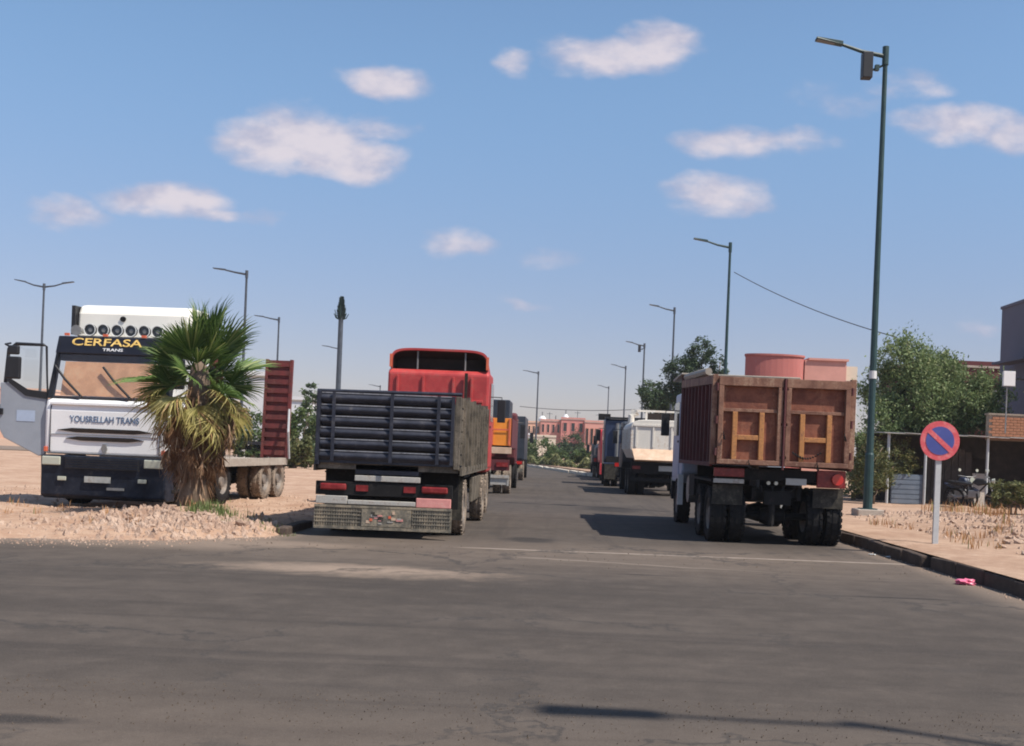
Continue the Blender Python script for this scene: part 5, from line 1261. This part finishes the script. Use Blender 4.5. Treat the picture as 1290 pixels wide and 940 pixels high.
# ---------------------------------------------------------------- red crane truck
T = thing('crane_truck', (3.75, 61.5, 0), 'red truck with an upright red and white crane arm beyond the blue one', 'truck')
chassis(T, .1, 7.0, .9)
box('flatbed', M['redarm'], T, -1.2, 1.2, 0, 4.2, 1.1, 1.22)
for k in range(3): box('side_board', M['redarm'], T, -1.23, -1.19, .02+k*1.4, 1.36+k*1.4, 1.22, 1.7)
cr = MB().tube([(-1.12, -.35, .7), (-1.18, -.3, 2.0), (-1.02, -.25, 3.5)], [.17, .15, .11], 8).build('crane_arm', M['redarm'], T)
MB().tube([(-.92, -.35, .9), (-.9, -.3, 2.2), (-.86, -.25, 3.3)], [.07, .07, .06], 8).build('hydraulic_ram', M['whitep'], T)
box('arm_head', M['chassis'], T, -1.45, -.8, -.45, -.1, 3.35, 3.7, .03)
box('crane_foot', M['redarm'], T, -1.3, -.7, -.5, 0, .35, .95, .03)
box('slewing_base', M['redarm'], T, -1.0, 1.0, -.15, .2, .95, 1.1)
box('bumper', M['bumper_metal'], T, -1.1, 1.1, -.05, .02, .5, .65)
for s in (-1, 1): box('tail_lamp', M['tail_red'], T, s*.8-.15, s*.8+.15, -.2, -.152, .98, 1.08)
duals(T, 1.2, 1.0, .5, .27)
for s in (-1, 1): wheel(T, s*1.05, 6.0, .5, .28, 0, 'tyre', s, True)
cab_away(T, 4.6, 6.6, .95, 2.95, 1.15, M['redarm'])
# ---------------------------------------------------------------- small dark truck furthest away on the right
T = thing('dark_pickup', (3.25, 68.3, 0), 'small dark flatbed farthest along the right side of the street', 'truck')
chassis(T, .1, 4.6, .7, .35)
box('load_bed', M['chassis'], T, -.95, .95, 0, 2.6, .85, .95)
for s in (-1, 1): box('bed_side', M['bluegrey'], T, s*.95-.03, s*.95+.03, 0, 2.6, .95, 1.4)
box('tailgate', M['bluegrey'], T, -.91, .91, 0, .05, .952, 1.4)
box('load_sacks', M['bluegrey'], T, -.8, .8, .3, 2.4, .952, 1.95, .15)
cab_away(T, 2.75, 4.5, .75, 2.1, .92, M['bluegrey'])
for s in (-1, 1):
    wheel(T, s*.8, .7, .36, .24, 0, 'tyre_dusty', s); wheel(T, s*.8, 3.8, .36, .22, 0, 'tyre', s, True)
    box('tail_lamp', M['tail_red'], T, s*.8-.08, s*.8+.08, -.03, -.002, .98, 1.2)
box('mudflap', M['bumper_plain'], T, -.55, -.3, .1, .12, .25, .8)

# dark parked vehicles far left behind the slatted truck
for i, (x, Y_, lab) in enumerate(((372, 66, 'dark parked flatbed right of the red loading ramp'),)):
    c = gr(x, 600); T = thing('parked_flatbed', (at(x, 600, Y_).x, Y_, .1), lab, 'truck', rz=R(80))
    chassis(T, 0, 6, .9); box('flatbed', M['bluegrey'], T, -1.15, 1.15, 0, 4.6, 1.1, 1.3); duals(T, 1.15, 1.0); duals(T, 1.15, 2.2)
    for s in (-1, 1): wheel(T, s*1.05, 5.6, .5, .28, 0, 'tyre', s, True)
    cab_away(T, 4.8, 6.5, .95, 2.4, 1.1, M['bluegrey'])

# ---------------------------------------------------------------- motorcycles
def motorbike(loc, rz, label, body):
    T = thing('motorcycle', loc, label, 'motorcycle', None, rz)      # nose towards -y
    def ring(y, nm):
        n = 24; vs, fs = [], []
        for k in range(n):
            q = 2*PI*k/n
            for j in range(6):
                p = 2*PI*j/6; r_ = .27 + .04*math.cos(p); vs.append((.035*math.sin(p), y + r_*math.cos(q), .31 + r_*math.sin(q)))
        for k in range(n):
            for j in range(6): fs.append((k*6+j, k*6+(j+1) % 6, ((k+1) % n)*6+(j+1) % 6, ((k+1) % n)*6+j))
        wv = MB().add(vs, fs).build(nm, M['tyre'], T, smooth=True)
        sp = MB()
        for k in range(8): q = 2*PI*k/8; sp.tube([(0, y, .31), (0, y+.25*math.cos(q), .31+.25*math.sin(q))], .008, 4)
        sp.build('spokes', M['steel'], wv)
    ring(-.62, 'front_wheel'); ring(.62, 'rear_wheel')
    for s in (-1, 1): MB().tube([(s*.07, -.62, .31), (s*.07, -.48, .75), (s*.07, -.42, .95)], .02, 6).build('fork', M['steel'], T)
    MB().tube([(0, -.42, .85), (0, -.1, .5), (0, .2, .42), (0, .45, .7)], .03, 6).build('frame', M['black'], T)
    MB().tube([(0, .15, .4), (0, .62, .31)], .03, 6).build('swing_arm', M['steel'], T)
    box('engine', M['steel'], T, -.12, .12, -.15, .2, .32, .58, .03)
    MB().prism([(-.38, .78), (-.3, .95), (-.05, .98), (.1, .82), (-.1, .72)], -.11, .11).build('fuel_tank', body, T, .04)
    MB().prism([(.08, .80), (.6, .86), (.68, .82), (.6, .76), (.1, .72)], -.12, .12).build('seat', M['black'], T, .03)
    MB().prism([(.45, .6), (.85, .72), (.85, .76), (.45, .68)], -.07, .07).build('rear_mudguard', body, T)
    MB().prism([(-.9, .58), (-.62, .68), (-.4, .62), (-.62, .64), (-.88, .54)], -.06, .06).build('front_mudguard', body, T)
    MB().tube([(-.34, -.3, 1.04), (-.12, -.42, 1.0), (.12, -.42, 1.0), (.34, -.3, 1.04)], .015, 6).build('handlebar', M['steel'], T)
    MB().tube([(0, -.50, .9), (0, -.6, .9)], [.06, .09], 12).build('headlamp', M['headlamp'], T)
    for s in (-1, 1):
        mr = MB().tube([(s*.26, -.34, 1.03), (s*.32, -.36, 1.2)], .008, 4).build('mirror_stalk', M['black'], T)
        MB().tube([(s*.33, -.37, 1.22), (s*.33, -.35, 1.22)], .05, 10).build('mirror_glass', M['headlamp'], mr)
    MB().tube([(.12, .0, .35), (.14, .3, .3), (.14, .75, .36)], [.02, .035, .035], 8).build('exhaust', M['steel'], T)
c = at(1210, 630, 37.0); motorbike((c.x, 37.0, .26), R(15), 'dark motorcycle facing the camera, nearer the sign post', M['bluecab'])
c = at(1232, 632, 36.0); motorbike((c.x, 36.3, .26), R(62), 'motorcycle standing sideways in front of the pale shed post', M['black'])

# ================================================================ AIR
hz, nt, b = new_mat('haze_air'); nt.nodes.remove(b)
pv = nt.nodes.new('ShaderNodeVolumePrincipled'); pv.inputs['Color'].default_value = (.93, .93, .97, 1); pv.inputs['Density'].default_value = .00035; pv.inputs['Anisotropy'].default_value = .2
nt.links.new(pv.outputs[0], nt.nodes['Material Output'].inputs['Volume'])
hb_ = MB().box(-1300, 1300, -200, 1300, -2, 15.5).build('haze', hz); stuff(hb_)
